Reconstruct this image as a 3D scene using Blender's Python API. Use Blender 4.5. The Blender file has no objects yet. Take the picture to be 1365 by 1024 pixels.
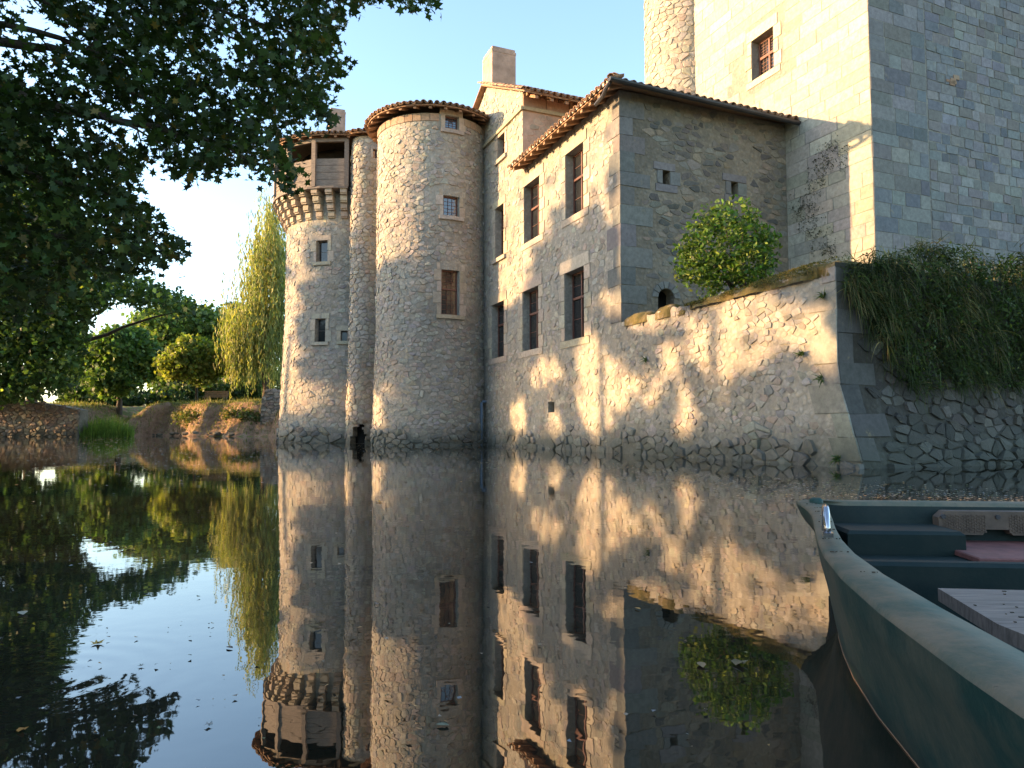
import bpy, math, random
import numpy as np
from mathutils import Vector, Matrix
random.seed(7); np.random.seed(7)
sc = bpy.context.scene
C = sc.collection
R = math.radians

# ------------------------------------------------------------------ camera, sky, sun, exposure
H = 0.65                     # camera height above the water
FPX = 950.0                  # focal length in photo pixels (1365 wide)
PITCH = math.atan(58/950)
cam = bpy.data.cameras.new('camera'); camo = bpy.data.objects.new('camera', cam); C.objects.link(camo)
cam.sensor_width = 36; cam.lens = FPX/1365*36; cam.clip_start = 0.05; cam.clip_end = 3000
camo.location = (0, 0, H); camo.rotation_euler = (R(90)+PITCH, 0, 0)
sc.camera = camo
# building frame: A runs along the water facade towards the camera, B into the building
AX = Vector((0.42, -1, 0)).normalized(); BX = Vector((1, 0.42, 0)).normalized()
SUN = (-0.387*AX - BX + Vector((0, 0, 0.205))).normalized()      # towards the sun
w = bpy.data.worlds.new('World'); sc.world = w; w.use_nodes = True
nt = w.node_tree; bg = nt.nodes['Background']
sky = nt.nodes.new('ShaderNodeTexSky'); sky.sky_type = 'NISHITA'; sky.sun_disc = False
sky.sun_elevation = math.asin(SUN.z); sky.sun_rotation = math.atan2(SUN.x, SUN.y)
sky.air_density = 1.0; sky.dust_density = 1.1; sky.ozone_density = 1.6; sky.altitude = 100
nt.links.new(sky.outputs[0], bg.inputs['Color']); bg.inputs['Strength'].default_value = 0.15
sl = bpy.data.lights.new('sun', 'SUN'); slo = bpy.data.objects.new('sun', sl); C.objects.link(slo)
sl.energy = 3.6; sl.angle = R(0.7); sl.color = (1.0, 0.61, 0.29)
slo.rotation_euler = SUN.to_track_quat('Z', 'Y').to_euler()
sc.view_settings.view_transform = 'Standard'; sc.view_settings.look = 'None'
sc.view_settings.gamma = 1; sc.view_settings.exposure = 2.2

# ------------------------------------------------------------------ pixel -> place helpers
CP, SP = math.cos(PITCH), math.sin(PITCH)
CAM = Vector((0, 0, H))
def ray(px, py):
    x = (px-682.5)/FPX; y = (512-py)/FPX
    return Vector((x, CP - y*SP, SP + y*CP))
def at_y(px, py, Y):
    d = ray(px, py); return CAM + d*(Y/d.y)
def at_z(px, py, z):
    d = ray(px, py); return CAM + d*((z-H)/d.z)
def proj(p):
    d = Vector(p)-CAM; f = d.y*CP + d.z*SP; u = -d.y*SP + d.z*CP
    return (682.5+FPX*d.x/f, 512-FPX*u/f, f)
O = at_z(830, 605, 0)
t_ = 828
# slide along the facade to the wing corner column
def L(a, b, z): return Vector((O.x+a*AX.x+b*BX.x, O.y+a*AX.y+b*BX.y, z))
def on_b(px, py, b=0):
    d = ray(px, py); o = CAM - L(0, b, 0); k = -o.dot(BX)/d.dot(BX); p = CAM + d*k
    return ((p-L(0, 0, 0)).dot(AX), p.z)
def on_a(px, py, a=0):
    d = ray(px, py); o = CAM - L(a, 0, 0); k = -o.dot(AX)/d.dot(AX); p = CAM + d*k
    return ((p-L(0, 0, 0)).dot(BX), p.z)
def on_cyl(px, py, cx, cy, r):
    d = ray(px, py); ox, oy = -cx, -cy
    a = d.x*d.x+d.y*d.y; b = 2*(d.x*ox+d.y*oy); c = ox*ox+oy*oy-r*r
    k = (-b - math.sqrt(max(b*b-4*a*c, 0)))/(2*a); p = CAM+d*k
    return (math.atan2(p.y-cy, p.x-cx) % (2*math.pi), p.z)

# ------------------------------------------------------------------ materials
def newmat(name):
    m = bpy.data.materials.new(name); m.use_nodes = True
    n = m.node_tree; return m, n, n.nodes['Principled BSDF']
def node(n, t, **kw):
    x = n.nodes.new(t)
    for k, v in kw.items():
        if k in x.inputs: x.inputs[k].default_value = v
        else: setattr(x, k, v)
    return x
def ramp(n, fac, stops):
    r = n.nodes.new('ShaderNodeValToRGB'); e = r.color_ramp.elements
    while len(e) < len(stops): e.new(0.5)
    for el, (p, c) in zip(e, stops):
        el.position = p; el.color = (*c, 1) if len(c) == 3 else c
    n.links.new(fac, r.inputs[0]); return r.outputs[0]
def mix(n, fac, a, b, mode='MIX'):
    x = n.nodes.new('ShaderNodeMix'); x.data_type = 'RGBA'; x.blend_type = mode
    for s, v in ((0, fac), (6, a), (7, b)):
        if hasattr(v, 'links'): n.links.new(v, x.inputs[s])
        else: x.inputs[s].default_value = v if not isinstance(v, tuple) else (*v, 1)
    return x.outputs[2]
def coords(n): return n.nodes.new('ShaderNodeNewGeometry').outputs['Position']
def noise(n, vec, scale, detail=5, rough=0.6, out=0):
    x = node(n, 'ShaderNodeTexNoise', Scale=scale, Detail=detail, Roughness=rough)
    n.links.new(vec, x.inputs['Vector']); return x.outputs[out]
def bump(n, p, h, strength=0.5, dist=0.02):
    b = node(n, 'ShaderNodeBump', Strength=strength, Distance=dist)
    n.links.new(h, b.inputs['Height']); n.links.new(b.outputs[0], p.inputs['Normal']); return b
def wet_band(n, pos, col, top=0.46):
    """algae and silt stain in the first half metre above the water line"""
    sep = n.nodes.new('ShaderNodeSeparateXYZ'); n.links.new(pos, sep.inputs[0])
    nz = noise(n, pos, 1.3, 4)
    m = node(n, 'ShaderNodeMath', operation='MULTIPLY_ADD'); m.inputs[1].default_value = -0.9
    n.links.new(nz, m.inputs[0]); n.links.new(sep.outputs[2], m.inputs[2])
    f = n.nodes.new('ShaderNodeMapRange'); n.links.new(m.outputs[0], f.inputs[0])
    f.inputs[1].default_value = top-0.75; f.inputs[2].default_value = top-0.1; f.inputs[3].default_value = 0.7; f.inputs[4].default_value = 0
    return mix(n, f.outputs[0], col, (0.05, 0.055, 0.04))
def mortar_mat(name, c1, c2, c3, lichen=0.25, small=9.0):
    m, n, p = newmat(name); pos = coords(n)
    a = noise(n, pos, 0.55, 6, 0.65); b = noise(n, pos, 6.0, 6, 0.7)
    base = ramp(n, a, [(0.32, c1), (0.5, c2), (0.68, c3)])
    base = mix(n, 0.55, base, ramp(n, b, [(0.3, (0.45,)*3), (0.7, (1.25,)*3)]), 'MULTIPLY')
    v = node(n, 'ShaderNodeTexVoronoi', Scale=small); n.links.new(pos, v.inputs['Vector'])
    pit = ramp(n, v.outputs['Distance'], [(0.05, (1.05,)*3), (0.55, (0.72,)*3)])
    base = mix(n, 0.6, base, pit, 'MULTIPLY')
    ln = noise(n, pos, 1.7, 7, 0.7); lf = ramp(n, ln, [(0.58, (0, 0, 0)), (0.72, (lichen,)*3)])
    base = mix(n, lf, base, (0.10, 0.10, 0.085))
    on = noise(n, pos, 2.6, 6, 0.75); of = ramp(n, on, [(0.62, (0, 0, 0)), (0.75, (0.45,)*3)])
    base = mix(n, of, base, (0.42, 0.30, 0.13))
    base = wet_band(n, pos, base)
    n.links.new(base, p.inputs['Base Color']); p.inputs['Roughness'].default_value = 0.95
    h = mix(n, 0.5, ramp(n, v.outputs['Distance'], [(0, (1,)*3), (0.6, (0,)*3)]), b)
    bump(n, p, h, 0.9, 0.04); return m
def stone_mat(name, rough=0.9, wet=True, scale=1.0, bd=0.012):
    m, n, p = newmat(name); pos = coords(n)
    at = node(n, 'ShaderNodeAttribute', attribute_name='Col')
    b = noise(n, pos, 9*scale, 6, 0.7); f = noise(n, pos, 45*scale, 3, 0.6)
    base = mix(n, 0.7, at.outputs['Color'], ramp(n, b, [(0.28, (0.5,)*3), (0.72, (1.3,)*3)]), 'MULTIPLY')
    ln = noise(n, pos, 2.3, 7, 0.75); lf = ramp(n, ln, [(0.57, (0, 0, 0)), (0.70, (0.4,)*3)])
    base = mix(n, lf, base, (0.13, 0.125, 0.105))
    on = noise(n, pos, 3.1, 6, 0.75); of = ramp(n, on, [(0.63, (0, 0, 0)), (0.75, (0.4,)*3)])
    base = mix(n, of, base, (0.42, 0.31, 0.13))
    if wet: base = wet_band(n, pos, base)
    n.links.new(base, p.inputs['Base Color']); p.inputs['Roughness'].default_value = rough
    bump(n, p, mix(n, 0.4, b, f), 0.9, bd); return m
def plain(name, col, rough=0.7, var=0.3, scale=8, metallic=0.0, bd=0.004, stretch=None):
    m, n, p = newmat(name); pos = coords(n)
    if stretch:
        mp = n.nodes.new('ShaderNodeMapping'); mp.inputs['Scale'].default_value = stretch
        tc = n.nodes.new('ShaderNodeTexCoord'); n.links.new(tc.outputs['Object'], mp.inputs[0]); pos = mp.outputs[0]
    b = noise(n, pos, scale, 6, 0.65)
    base = mix(n, 1.0, tuple(col), ramp(n, b, [(0.3, (1-var,)*3), (0.7, (1+var,)*3)]), 'MULTIPLY')
    n.links.new(base, p.inputs['Base Color']); p.inputs['Roughness'].default_value = rough; p.inputs['Metallic'].default_value = metallic
    if bd: bump(n, p, b, 0.5, bd)
    return m
def leaf_mat(name, trans=0.35, rough=0.55):
    m, n, p = newmat(name)
    at = node(n, 'ShaderNodeAttribute', attribute_name='Col')
    n.links.new(at.outputs['Color'], p.inputs['Base Color']); p.inputs['Roughness'].default_value = rough
    p.inputs['Specular IOR Level'].default_value = 0.3
    tr = n.nodes.new('ShaderNodeBsdfTranslucent')
    tc = mix(n, 1.0, at.outputs['Color'], (1.5, 1.6, 0.6), 'MULTIPLY'); n.links.new(tc, tr.inputs[0])
    ms = n.nodes.new('ShaderNodeMixShader'); ms.inputs[0].default_value = trans
    n.links.new(p.outputs[0], ms.inputs[1]); n.links.new(tr.outputs[0], ms.inputs[2])
    n.links.new(ms.outputs[0], n.nodes['Material Output'].inputs[0]); return m

M = {}
M['mortar'] = mortar_mat('lime mortar', (0.28, 0.255, 0.21), (0.36, 0.33, 0.275), (0.42, 0.385, 0.32))
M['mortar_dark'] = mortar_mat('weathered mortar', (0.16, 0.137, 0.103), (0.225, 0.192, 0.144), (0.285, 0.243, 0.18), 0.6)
M['mortar_keep'] = mortar_mat('grey pointing', (0.20, 0.195, 0.175), (0.26, 0.25, 0.215), (0.31, 0.295, 0.245), 0.3)
M['mortar_shaded'] = mortar_mat('shade-toned mortar', (0.034, 0.031, 0.024), (0.05, 0.045, 0.034), (0.07, 0.062, 0.044), 0.7)  # for the bastion's sunless side, its shade put into the mortar colour
M['stone'] = stone_mat('rubble stone', bd=0.022)
M['ashlar'] = stone_mat('dressed stone', bd=0.006)
M['wood_frame'] = plain('brown window wood', (0.13, 0.05, 0.032), 0.6, 0.3, 14)
M['old_wood'] = plain('weathered grey oak', (0.17, 0.14, 0.115), 0.85, 0.45, 3, stretch=(2, 2, 14), bd=0.01)
M['rafter'] = plain('rafter wood', (0.26, 0.15, 0.085), 0.8, 0.35, 9)
M['dark'] = plain('unlit void', (0.012, 0.011, 0.01), 1.0, 0.1, 3, bd=0)
M['gutter'] = plain('dark zinc gutter', (0.05, 0.05, 0.055), 0.5, 0.2, 6, metallic=0.4)
M['pipe'] = plain('blue grey plastic', (0.13, 0.17, 0.22), 0.45, 0.15, 6)
M['render'] = plain('pink lime render', (0.37, 0.265, 0.20), 0.95, 0.35, 2.4, bd=0.02)
M['white_mortar'] = plain('white bedding mortar', (0.62, 0.56, 0.47), 0.95, 0.2, 20)
m, n, p = newmat('leaded glass'); p.inputs['Base Color'].default_value = (0.018, 0.02, 0.022, 1); p.inputs['Roughness'].default_value = 0.08
p.inputs['IOR'].default_value = 1.6; bump(n, p, noise(n, coords(n), 5, 2), 0.15, 0.02); M['glass'] = m
m, n, p = newmat('leaded glass tower'); p.inputs['Base Color'].default_value = (0.03, 0.04, 0.05, 1); p.inputs['Roughness'].default_value = 0.12
p.inputs['IOR'].default_value = 2.0; bump(n, p, noise(n, coords(n), 7, 2), 0.25, 0.02); M['glass_tower'] = m
# clay tiles
m, n, p = newmat('clay roof tile'); pos = coords(n)
a1 = noise(n, pos, 3.5, 5, 0.7); oi = n.nodes.new('ShaderNodeObjectInfo')
c = ramp(n, a1, [(0.3, (0.11, 0.08, 0.058)), (0.46, (0.27, 0.155, 0.09)), (0.58, (0.34, 0.23, 0.14)), (0.72, (0.21, 0.185, 0.14))])
c = mix(n, 0.5, c, ramp(n, oi.outputs['Random'], [(0, (0.6,)*3), (1, (1.35,)*3)]), 'MULTIPLY')
n.links.new(c, p.inputs['Base Color']); p.inputs['Roughness'].default_value = 0.9; bump(n, p, noise(n, pos, 30), 0.5, 0.01); M['tile'] = m
M['leaf'] = leaf_mat('tree leaves'); M['leaf_dark'] = leaf_mat('maple leaves', 0.3); M['grass'] = leaf_mat('grass blades', 0.25, 0.7)
M['bark'] = plain('bark', (0.07, 0.055, 0.04), 0.95, 0.4, 12, bd=0.02)
M['leaf_float'] = leaf_mat('fallen leaves', 0.0, 0.5)
# moss
m, n, p = newmat('mossy coping'); pos = coords(n)
c = ramp(n, noise(n, pos, 3.2, 7, 0.75), [(0.32, (0.27, 0.225, 0.16)), (0.44, (0.16, 0.12, 0.045)), (0.56, (0.10, 0.085, 0.022)), (0.7, (0.24, 0.165, 0.035))])
n.links.new(c, p.inputs['Base Color']); p.inputs['Roughness'].default_value = 1.0; bump(n, p, noise(n, pos, 26, 6, 0.8), 1.0, 0.03); M['moss'] = m
# ground: grass on gentle slopes, bare red earth where it is steep
m, n, p = newmat('bank earth and grass'); pos = coords(n); g = n.nodes['Geometry'] if 'Geometry' in n.nodes else n.nodes.new('ShaderNodeNewGeometry')
sep = n.nodes.new('ShaderNodeSeparateXYZ'); n.links.new(g.outputs['True Normal'], sep.inputs[0])
nz = noise(n, pos, 1.2, 6, 0.7)
am = node(n, 'ShaderNodeMath', operation='MULTIPLY_ADD'); n.links.new(nz, am.inputs[0]); am.inputs[1].default_value = 0.3; n.links.new(sep.outputs[2], am.inputs[2])
gr = ramp(n, noise(n, pos, 2.5, 6, 0.7), [(0.3, (0.07, 0.10, 0.02)), (0.5, (0.16, 0.17, 0.045)), (0.7, (0.30, 0.26, 0.09))])
ea = ramp(n, noise(n, pos, 1.6, 7, 0.75), [(0.3, (0.14, 0.085, 0.05)), (0.5, (0.30, 0.185, 0.115)), (0.68, (0.40, 0.29, 0.19))])
c = mix(n, ramp(n, am.outputs[0], [(0.93, (0, 0, 0)), (1.0, (1, 1, 1))]), ea, gr)
n.links.new(c, p.inputs['Base Color']); p.inputs['Roughness'].default_value = 1.0; bump(n, p, noise(n, pos, 6, 7, 0.75), 1.0, 0.15); M['ground'] = m
# water
m, n, p = newmat('moat water'); pos = coords(n)
p.inputs['Base Color'].default_value = (0.014, 0.014, 0.009, 1); p.inputs['Roughness'].default_value = 0.012; p.inputs['IOR'].default_value = 2.15
mp = n.nodes.new('ShaderNodeMapping'); mp.inputs['Scale'].default_value = (1, 1, 1); n.links.new(pos, mp.inputs[0])
film = noise(n, pos, 0.35, 6, 0.7); fine = noise(n, pos, 6.0, 5, 0.75)
n.links.new(mix(n, ramp(n, film, [(0.40, (0, 0, 0)), (0.66, (1, 1, 1))]), (0.009, 0.009, 0.006), (0.026, 0.023, 0.017)), p.inputs['Base Color'])
fr_ = n.nodes.new('ShaderNodeMapRange'); n.links.new(film, fr_.inputs[0]); fr_.inputs[1].default_value = .42; fr_.inputs[2].default_value = .68; fr_.inputs[3].default_value = .008; fr_.inputs[4].default_value = .045
n.links.new(fr_.outputs[0], p.inputs['Roughness'])
n1 = noise(n, mp.outputs[0], 1.3, 3, 0.55); n2 = noise(n, mp.outputs[0], 9, 2, 0.5)
b1 = node(n, 'ShaderNodeBump', Strength=1.0, Distance=0.0011); n.links.new(n1, b1.inputs['Height'])
b2 = node(n, 'ShaderNodeBump', Strength=1.0, Distance=0.00036); n.links.new(n2, b2.inputs['Height']); n.links.new(b1.outputs[0], b2.inputs['Normal'])
# rings spreading from one point on the left
rc = at_z(60, 905, 0)
dv = n.nodes.new('ShaderNodeVectorMath'); dv.operation = 'DISTANCE'; n.links.new(pos, dv.inputs[0]); dv.inputs[1].default_value = rc
k1 = node(n, 'ShaderNodeMath', operation='MULTIPLY'); n.links.new(dv.outputs['Value'], k1.inputs[0]); k1.inputs[1].default_value = 70
k2 = node(n, 'ShaderNodeMath', operation='SINE'); n.links.new(k1.outputs[0], k2.inputs[0])
k3 = n.nodes.new('ShaderNodeMapRange'); n.links.new(dv.outputs['Value'], k3.inputs[0]); k3.inputs[1].default_value = 0.08; k3.inputs[2].default_value = 0.5; k3.inputs[3].default_value = 1; k3.inputs[4].default_value = 0
k4 = node(n, 'ShaderNodeMath', operation='MULTIPLY'); n.links.new(k2.outputs[0], k4.inputs[0]); n.links.new(k3.outputs[0], k4.inputs[1])
b3 = node(n, 'ShaderNodeBump', Strength=1.0, Distance=0.00022); n.links.new(k4.outputs[0], b3.inputs['Height']); n.links.new(b2.outputs[0], b3.inputs['Normal'])
n.links.new(b3.outputs[0], p.inputs['Normal']); M['water'] = m
# boat
def boat_mat(name, col, dirt, lo=.40, hi=.68, ds_=7):
    m, n, p = newmat(name); pos = coords(n)
    d = ramp(n, noise(n, pos, ds_, 7, 0.75), [(lo, (0, 0, 0)), (hi, (dirt,)*3)])
    c = mix(n, d, col, (0.17, 0.14, 0.095))
    s = ramp(n, noise(n, pos, 60, 3, 0.7), [(0.66, (0, 0, 0)), (0.74, (0.6,)*3)])
    c = mix(n, s, c, (0.03, 0.025, 0.02))
    n.links.new(c, p.inputs['Base Color']); p.inputs['Roughness'].default_value = 0.62; p.inputs['Specular IOR Level'].default_value = 0.3
    bump(n, p, noise(n, pos, 40, 4), 0.3, 0.004); return m
M['boat'] = boat_mat('green boat plastic', (0.009, 0.046, 0.040), 0.6, .44, .70, 2.6)
M['boat_rim'] = boat_mat('dusty green rim', (0.035, 0.075, 0.058), 0.95, .30, .58, 5)
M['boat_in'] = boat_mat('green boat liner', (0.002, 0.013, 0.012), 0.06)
M['chrome'] = plain('polished steel', (0.4, 0.4, 0.42), 0.22, 0.2, 30, metallic=1.0, bd=0)
M['pad'] = plain('brown rubber pad', (0.10, 0.07, 0.05), 0.7, 0.3, 20)
M['red_board'] = plain('faded red board', (0.17, 0.065, 0.055), 0.7, 0.35, 12)
M['plank'] = plain('weathered plank', (0.20, 0.155, 0.125), 0.85, 0.4, 6, stretch=(1, 12, 4))

# ------------------------------------------------------------------ mesh helpers
def link(o, parent=None):
    C.objects.link(o)
    if parent is not None: o.parent = parent
    return o
def tag(o, label=None, cat=None, group=None, kind=None):
    if label: o['label'] = label
    if cat: o['category'] = cat
    if group: o['group'] = group
    if kind: o['kind'] = kind
    return o
def empty(name, loc, label, cat, group=None):
    o = bpy.data.objects.new(name, None); o.location = loc; C.objects.link(o)
    return tag(o, label, cat, group)
class MB:
    def __init__(s): s.v = []; s.f = []; s.c = []
    def add(s, vs, fs, col=None):
        k = len(s.v); s.v += [tuple(v) for v in vs]; s.f += [tuple(i+k for i in f) for f in fs]
        if col is not None: s.c += [col]*len(vs)
        return s
    def box(s, o, x, y, z):
        """box from a corner and three edge vectors"""
        o, x, y, z = map(Vector, (o, x, y, z))
        vs = [o, o+x, o+x+y, o+y, o+z, o+x+z, o+x+y+z, o+y+z]
        fs = [(0, 3, 2, 1), (4, 5, 6, 7), (0, 1, 5, 4), (1, 2, 6, 5), (2, 3, 7, 6), (3, 0, 4, 7)]
        if x.cross(y).dot(z) < 0: fs = [f[::-1] for f in fs]
        return s.add(vs, fs)
    def tube(s, pts, rads, n=8, cap=True):
        pts = [Vector(p) for p in pts]
        if not hasattr(rads, '__len__'): rads = [rads]*len(pts)
        k = len(s.v); ref = Vector((0.31, 0.17, 0.93))
        for i, p in enumerate(pts):
            t = (pts[min(i+1, len(pts)-1)]-pts[max(i-1, 0)]).normalized()
            u = t.cross(ref)
            if u.length < 1e-3: u = t.cross(Vector((1, 0, 0)))
            u.normalize(); v = t.cross(u)
            for j in range(n):
                a = 2*math.pi*j/n; s.v.append(tuple(p+(u*math.cos(a)+v*math.sin(a))*rads[i]))
        for i in range(len(pts)-1):
            for j in range(n):
                s.f.append((k+i*n+j, k+i*n+(j+1) % n, k+(i+1)*n+(j+1) % n, k+(i+1)*n+j))
        if cap:
            s.f.append(tuple(k+j for j in range(n))[::-1]); s.f.append(tuple(k+(len(pts)-1)*n+j for j in range(n)))
        return s
    def build(s, name, mat, parent=None, smooth=False):
        me = bpy.data.meshes.new(name); me.from_pydata(s.v, [], s.f)
        if s.c:
            ca = me.color_attributes.new('Col', 'FLOAT_COLOR', 'POINT')
            ca.data.foreach_set('color', np.array([(*c, 1) for c in s.c], dtype=np.float32).ravel())
        me.materials.append(mat if not isinstance(mat, str) else M[mat])
        if smooth: me.polygons.foreach_set('use_smooth', [True]*len(me.polygons))
        o = bpy.data.objects.new(name, me); link(o)
        if parent is not None:
            o.parent = parent
            if parent.type == 'EMPTY': o.matrix_parent_inverse = Matrix.Translation(parent.location).inverted()
        return o
def np_mesh(name, V, k, cols, mat, parent=None):
    """polygon soup: V (n*k,3) in runs of k corners"""
    n = len(V)//k; me = bpy.data.meshes.new(name)
    me.vertices.add(len(V)); me.vertices.foreach_set('co', V.astype(np.float32).ravel())
    me.loops.add(len(V)); me.loops.foreach_set('vertex_index', np.arange(len(V), dtype=np.int32))
    me.polygons.add(n); me.polygons.foreach_set('loop_start', np.arange(0, len(V), k, dtype=np.int32))
    me.polygons.foreach_set('loop_total', np.full(n, k, dtype=np.int32))
    me.update(calc_edges=True)
    ca = me.color_attributes.new('Col', 'FLOAT_COLOR', 'POINT')
    c4 = np.ones((len(V), 4), np.float32); c4[:, :3] = np.repeat(cols, k, axis=0); ca.data.foreach_set('color', c4.ravel())
    me.materials.append(M[mat]); o = bpy.data.objects.new(name, me); link(o)
    if parent is not None:
        o.parent = parent
        if parent.type == 'EMPTY': o.matrix_parent_inverse = Matrix.Translation(parent.location).inverted()
    return o
def rand_rots(n, up_bias=0.0):
    nrm = np.random.normal(size=(n, 3)); nrm[:, 2] += up_bias; nrm /= np.linalg.norm(nrm, axis=1)[:, None]
    h = np.random.normal(size=(n, 3)); u = np.cross(nrm, h); u /= np.linalg.norm(u, axis=1)[:, None]
    return u, np.cross(nrm, u), nrm
LEAF = {'oval': np.array([(0, -.5, 0), (.22, -.18, .03), (.24, .12, .03), (0, .5, 0), (-.24, .12, .03), (-.22, -.18, .03)]),
        'clump': np.array([(0, -.5, 0), (.42, -.3, .1), (.3, .02, 0), (.5, .3, -.08), (.05, .26, .05), (-.25, .5, 0), (-.3, .08, .1), (-.5, -.12, 0)]),
        'maple': np.array([(0, -.5, 0), (.16, -.2, 0), (.46, -.26, .06), (.30, .0, 0), (.5, .22, .05), (.2, .16, 0), (0, .52, .06), (-.2, .16, 0), (-.5, .22, .05), (-.30, .0, 0), (-.46, -.26, .06), (-.16, -.2, 0)]),
        'strip': np.array([(-.07, .5, 0), (.07, .5, 0), (.1, 0, .02), (.0, -.5, 0), (-.1, 0, .02)])}
def leaves(name, P, size, kind, cols, mat, parent, up_bias=0.0, hang=False):
    P = np.asarray(P, float); n = len(P); T = LEAF[kind]
    u, v, nrm = rand_rots(n, up_bias)
    if hang:
        v = np.tile(np.array([[0, 0, 1.0]]), (n, 1))+np.random.normal(size=(n, 3))*.22; v /= np.linalg.norm(v, axis=1)[:, None]
        u = np.cross(v, np.random.normal(size=(n, 3))); u /= np.linalg.norm(u, axis=1)[:, None]; nrm = np.cross(u, v)
    s = size*np.random.uniform(.65, 1.35, n)
    V = P[:, None, :]+s[:, None, None]*(T[None, :, 0, None]*u[:, None]+T[None, :, 1, None]*v[:, None]+T[None, :, 2, None]*nrm[:, None])
    o = np_mesh(name, V.reshape(-1, 3), len(T), np.asarray(cols), mat, parent); return o
def pal(n, base, var=0.35, alt=None, frac=0.1):
    c = np.array(base)[None]*np.random.uniform(1-var, 1+var, (n, 1))*np.random.uniform(.9, 1.1, (n, 3))
    if alt is not None:
        k = np.random.rand(n) < frac; c[k] = np.array(alt)*np.random.uniform(.7, 1.2, (k.sum(), 1))
    return c

# ------------------------------------------------------------------ wall surfaces
def S_b(b): return lambda s, t, d: L(s, b-d, t)                 # faces the water (outward -B), s = a
def S_a(a): return lambda s, t, d: L(a+d, s, t)                 # faces along A, s = b
def S_cyl(cx, cy, r, batter=0.0, zb=1.0):
    def f(s, t, d):
        th = s/r; q = r+d+batter*max(0, zb-t)
        return Vector((cx+q*math.cos(th), cy+q*math.sin(th), t))
    return f
def wall_sheet(name, surf, s0, s1, t0, t1, holes, mat, parent, ds=None, reveal=0.28):
    sb = {s0, s1}; tb = {t0, t1}
    for h in holes: sb |= {h[0], h[1]}; tb |= {h[2], h[3]}
    def fill(vals, step):
        vals = sorted(vals); out = []
        for a, b in zip(vals, vals[1:]):
            k = max(1, int(math.ceil((b-a)/step))) if step else 1
            out += [a+(b-a)*i/k for i in range(k)]
        return out+[vals[-1]]
    sb = fill([x for x in sb if s0 <= x <= s1], ds); tb = fill([x for x in tb if t0 <= x <= t1], 0.5)
    mb = MB(); idx = {}
    def V(i, j, d=0):
        k = (i, j, d)
        if k not in idx: idx[k] = len(mb.v); mb.v.append(tuple(surf(sb[i], tb[j], d)))
        return idx[k]
    solid = {}
    for i in range(len(sb)-1):
        for j in range(len(tb)-1):
            cs = (sb[i]+sb[i+1])/2; ct = (tb[j]+tb[j+1])/2
            solid[i, j] = not any(h[0] < cs < h[1] and h[2] < ct < h[3] for h in holes)
    for (i, j), ok in solid.items():
        if ok: mb.f.append((V(i, j), V(i+1, j), V(i+1, j+1), V(i, j+1)))
        else:
            r = -reveal
            if solid.get((i-1, j), True): mb.f.append((V(i, j), V(i, j+1), V(i, j+1, r), V(i, j, r))[::-1])
            if solid.get((i+1, j), True): mb.f.append((V(i+1, j), V(i+1, j+1), V(i+1, j+1, r), V(i+1, j, r)))
            if solid.get((i, j-1), True): mb.f.append((V(i, j), V(i+1, j), V(i+1, j, r), V(i, j, r)))
            if solid.get((i, j+1), True): mb.f.append((V(i, j+1), V(i+1, j+1), V(i+1, j+1, r), V(i, j+1, r))[::-1])
    return mb.build(name, mat, parent)

def clip(poly, mx, my, nx, ny):
    out = []; m = len(poly)
    for i in range(m):
        p = poly[i]; q = poly[(i+1) % m]
        dp = (p[0]-mx)*nx+(p[1]-my)*ny; dq = (q[0]-mx)*nx+(q[1]-my)*ny
        if dp <= 0: out.append(p)
        if dp*dq < 0:
            k = dp/(dp-dq); out.append((p[0]+k*(q[0]-p[0]), p[1]+k*(q[1]-p[1])))
    return out
def voronoi(s0, s1, t0, t1, cw, ch, rnd):
    """irregular stones: (centre, polygon) in wall coordinates"""
    ns = max(1, round((s1-s0)/cw)); nt_ = max(1, round((t1-t0)/ch)); cw = (s1-s0)/ns; ch = (t1-t0)/nt_; asp = cw/ch
    seeds = {}
    for j in range(-1, nt_+1):
        for i in range(-1, ns+1):
            if rnd.random() < .16: continue
            seeds[i, j] = ((i+.5+(.5 if j % 2 else 0)+rnd.uniform(-.42, .42))*cw+s0, ((j+.5+rnd.uniform(-.42, .42))*ch+t0)*asp)
    out = []
    for j in range(nt_):
        for i in range(ns):
            if (i, j) not in seeds: continue
            x, y = seeds[i, j]
            poly = [(x-cw*1.1, y-cw*1.1), (x+cw*1.1, y-cw*1.1), (x+cw*1.1, y+cw*1.1), (x-cw*1.1, y+cw*1.1)]
            for dj in (-2, -1, 0, 1, 2):
                for di in (-2, -1, 0, 1, 2):
                    if (di or dj) and (i+di, j+dj) in seeds:
                        u, v = seeds[i+di, j+dj]; poly = clip(poly, (x+u)/2, (y+v)/2, u-x, v-y)
                        if len(poly) < 3: break
            if len(poly) >= 3:
                q = [(max(s0, min(s1, a)), b/asp) for a, b in poly]; out.append(q)
    return out
def chaikin(q):
    o = []
    for i in range(len(q)):
        a = q[i]; b = q[(i+1) % len(q)]
        o.append((a[0]*.86+b[0]*.14, a[1]*.86+b[1]*.14)); o.append((a[0]*.14+b[0]*.86, a[1]*.14+b[1]*.86))
    return o
PAL_WARM = [(0.36, 0.325, 0.27), (0.33, 0.305, 0.265), (0.39, 0.36, 0.305), (0.29, 0.275, 0.25), (0.34, 0.29, 0.23), (0.37, 0.335, 0.275), (0.31, 0.265, 0.215)]
PAL_GREY = [(0.27, 0.26, 0.235), (0.33, 0.31, 0.27), (0.22, 0.215, 0.20), (0.36, 0.33, 0.28), (0.30, 0.28, 0.23), (0.25, 0.22, 0.18)]
PAL_DARK = [(0.13, 0.12, 0.105), (0.18, 0.165, 0.14), (0.10, 0.095, 0.085), (0.22, 0.19, 0.15), (0.15, 0.13, 0.11)]
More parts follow.
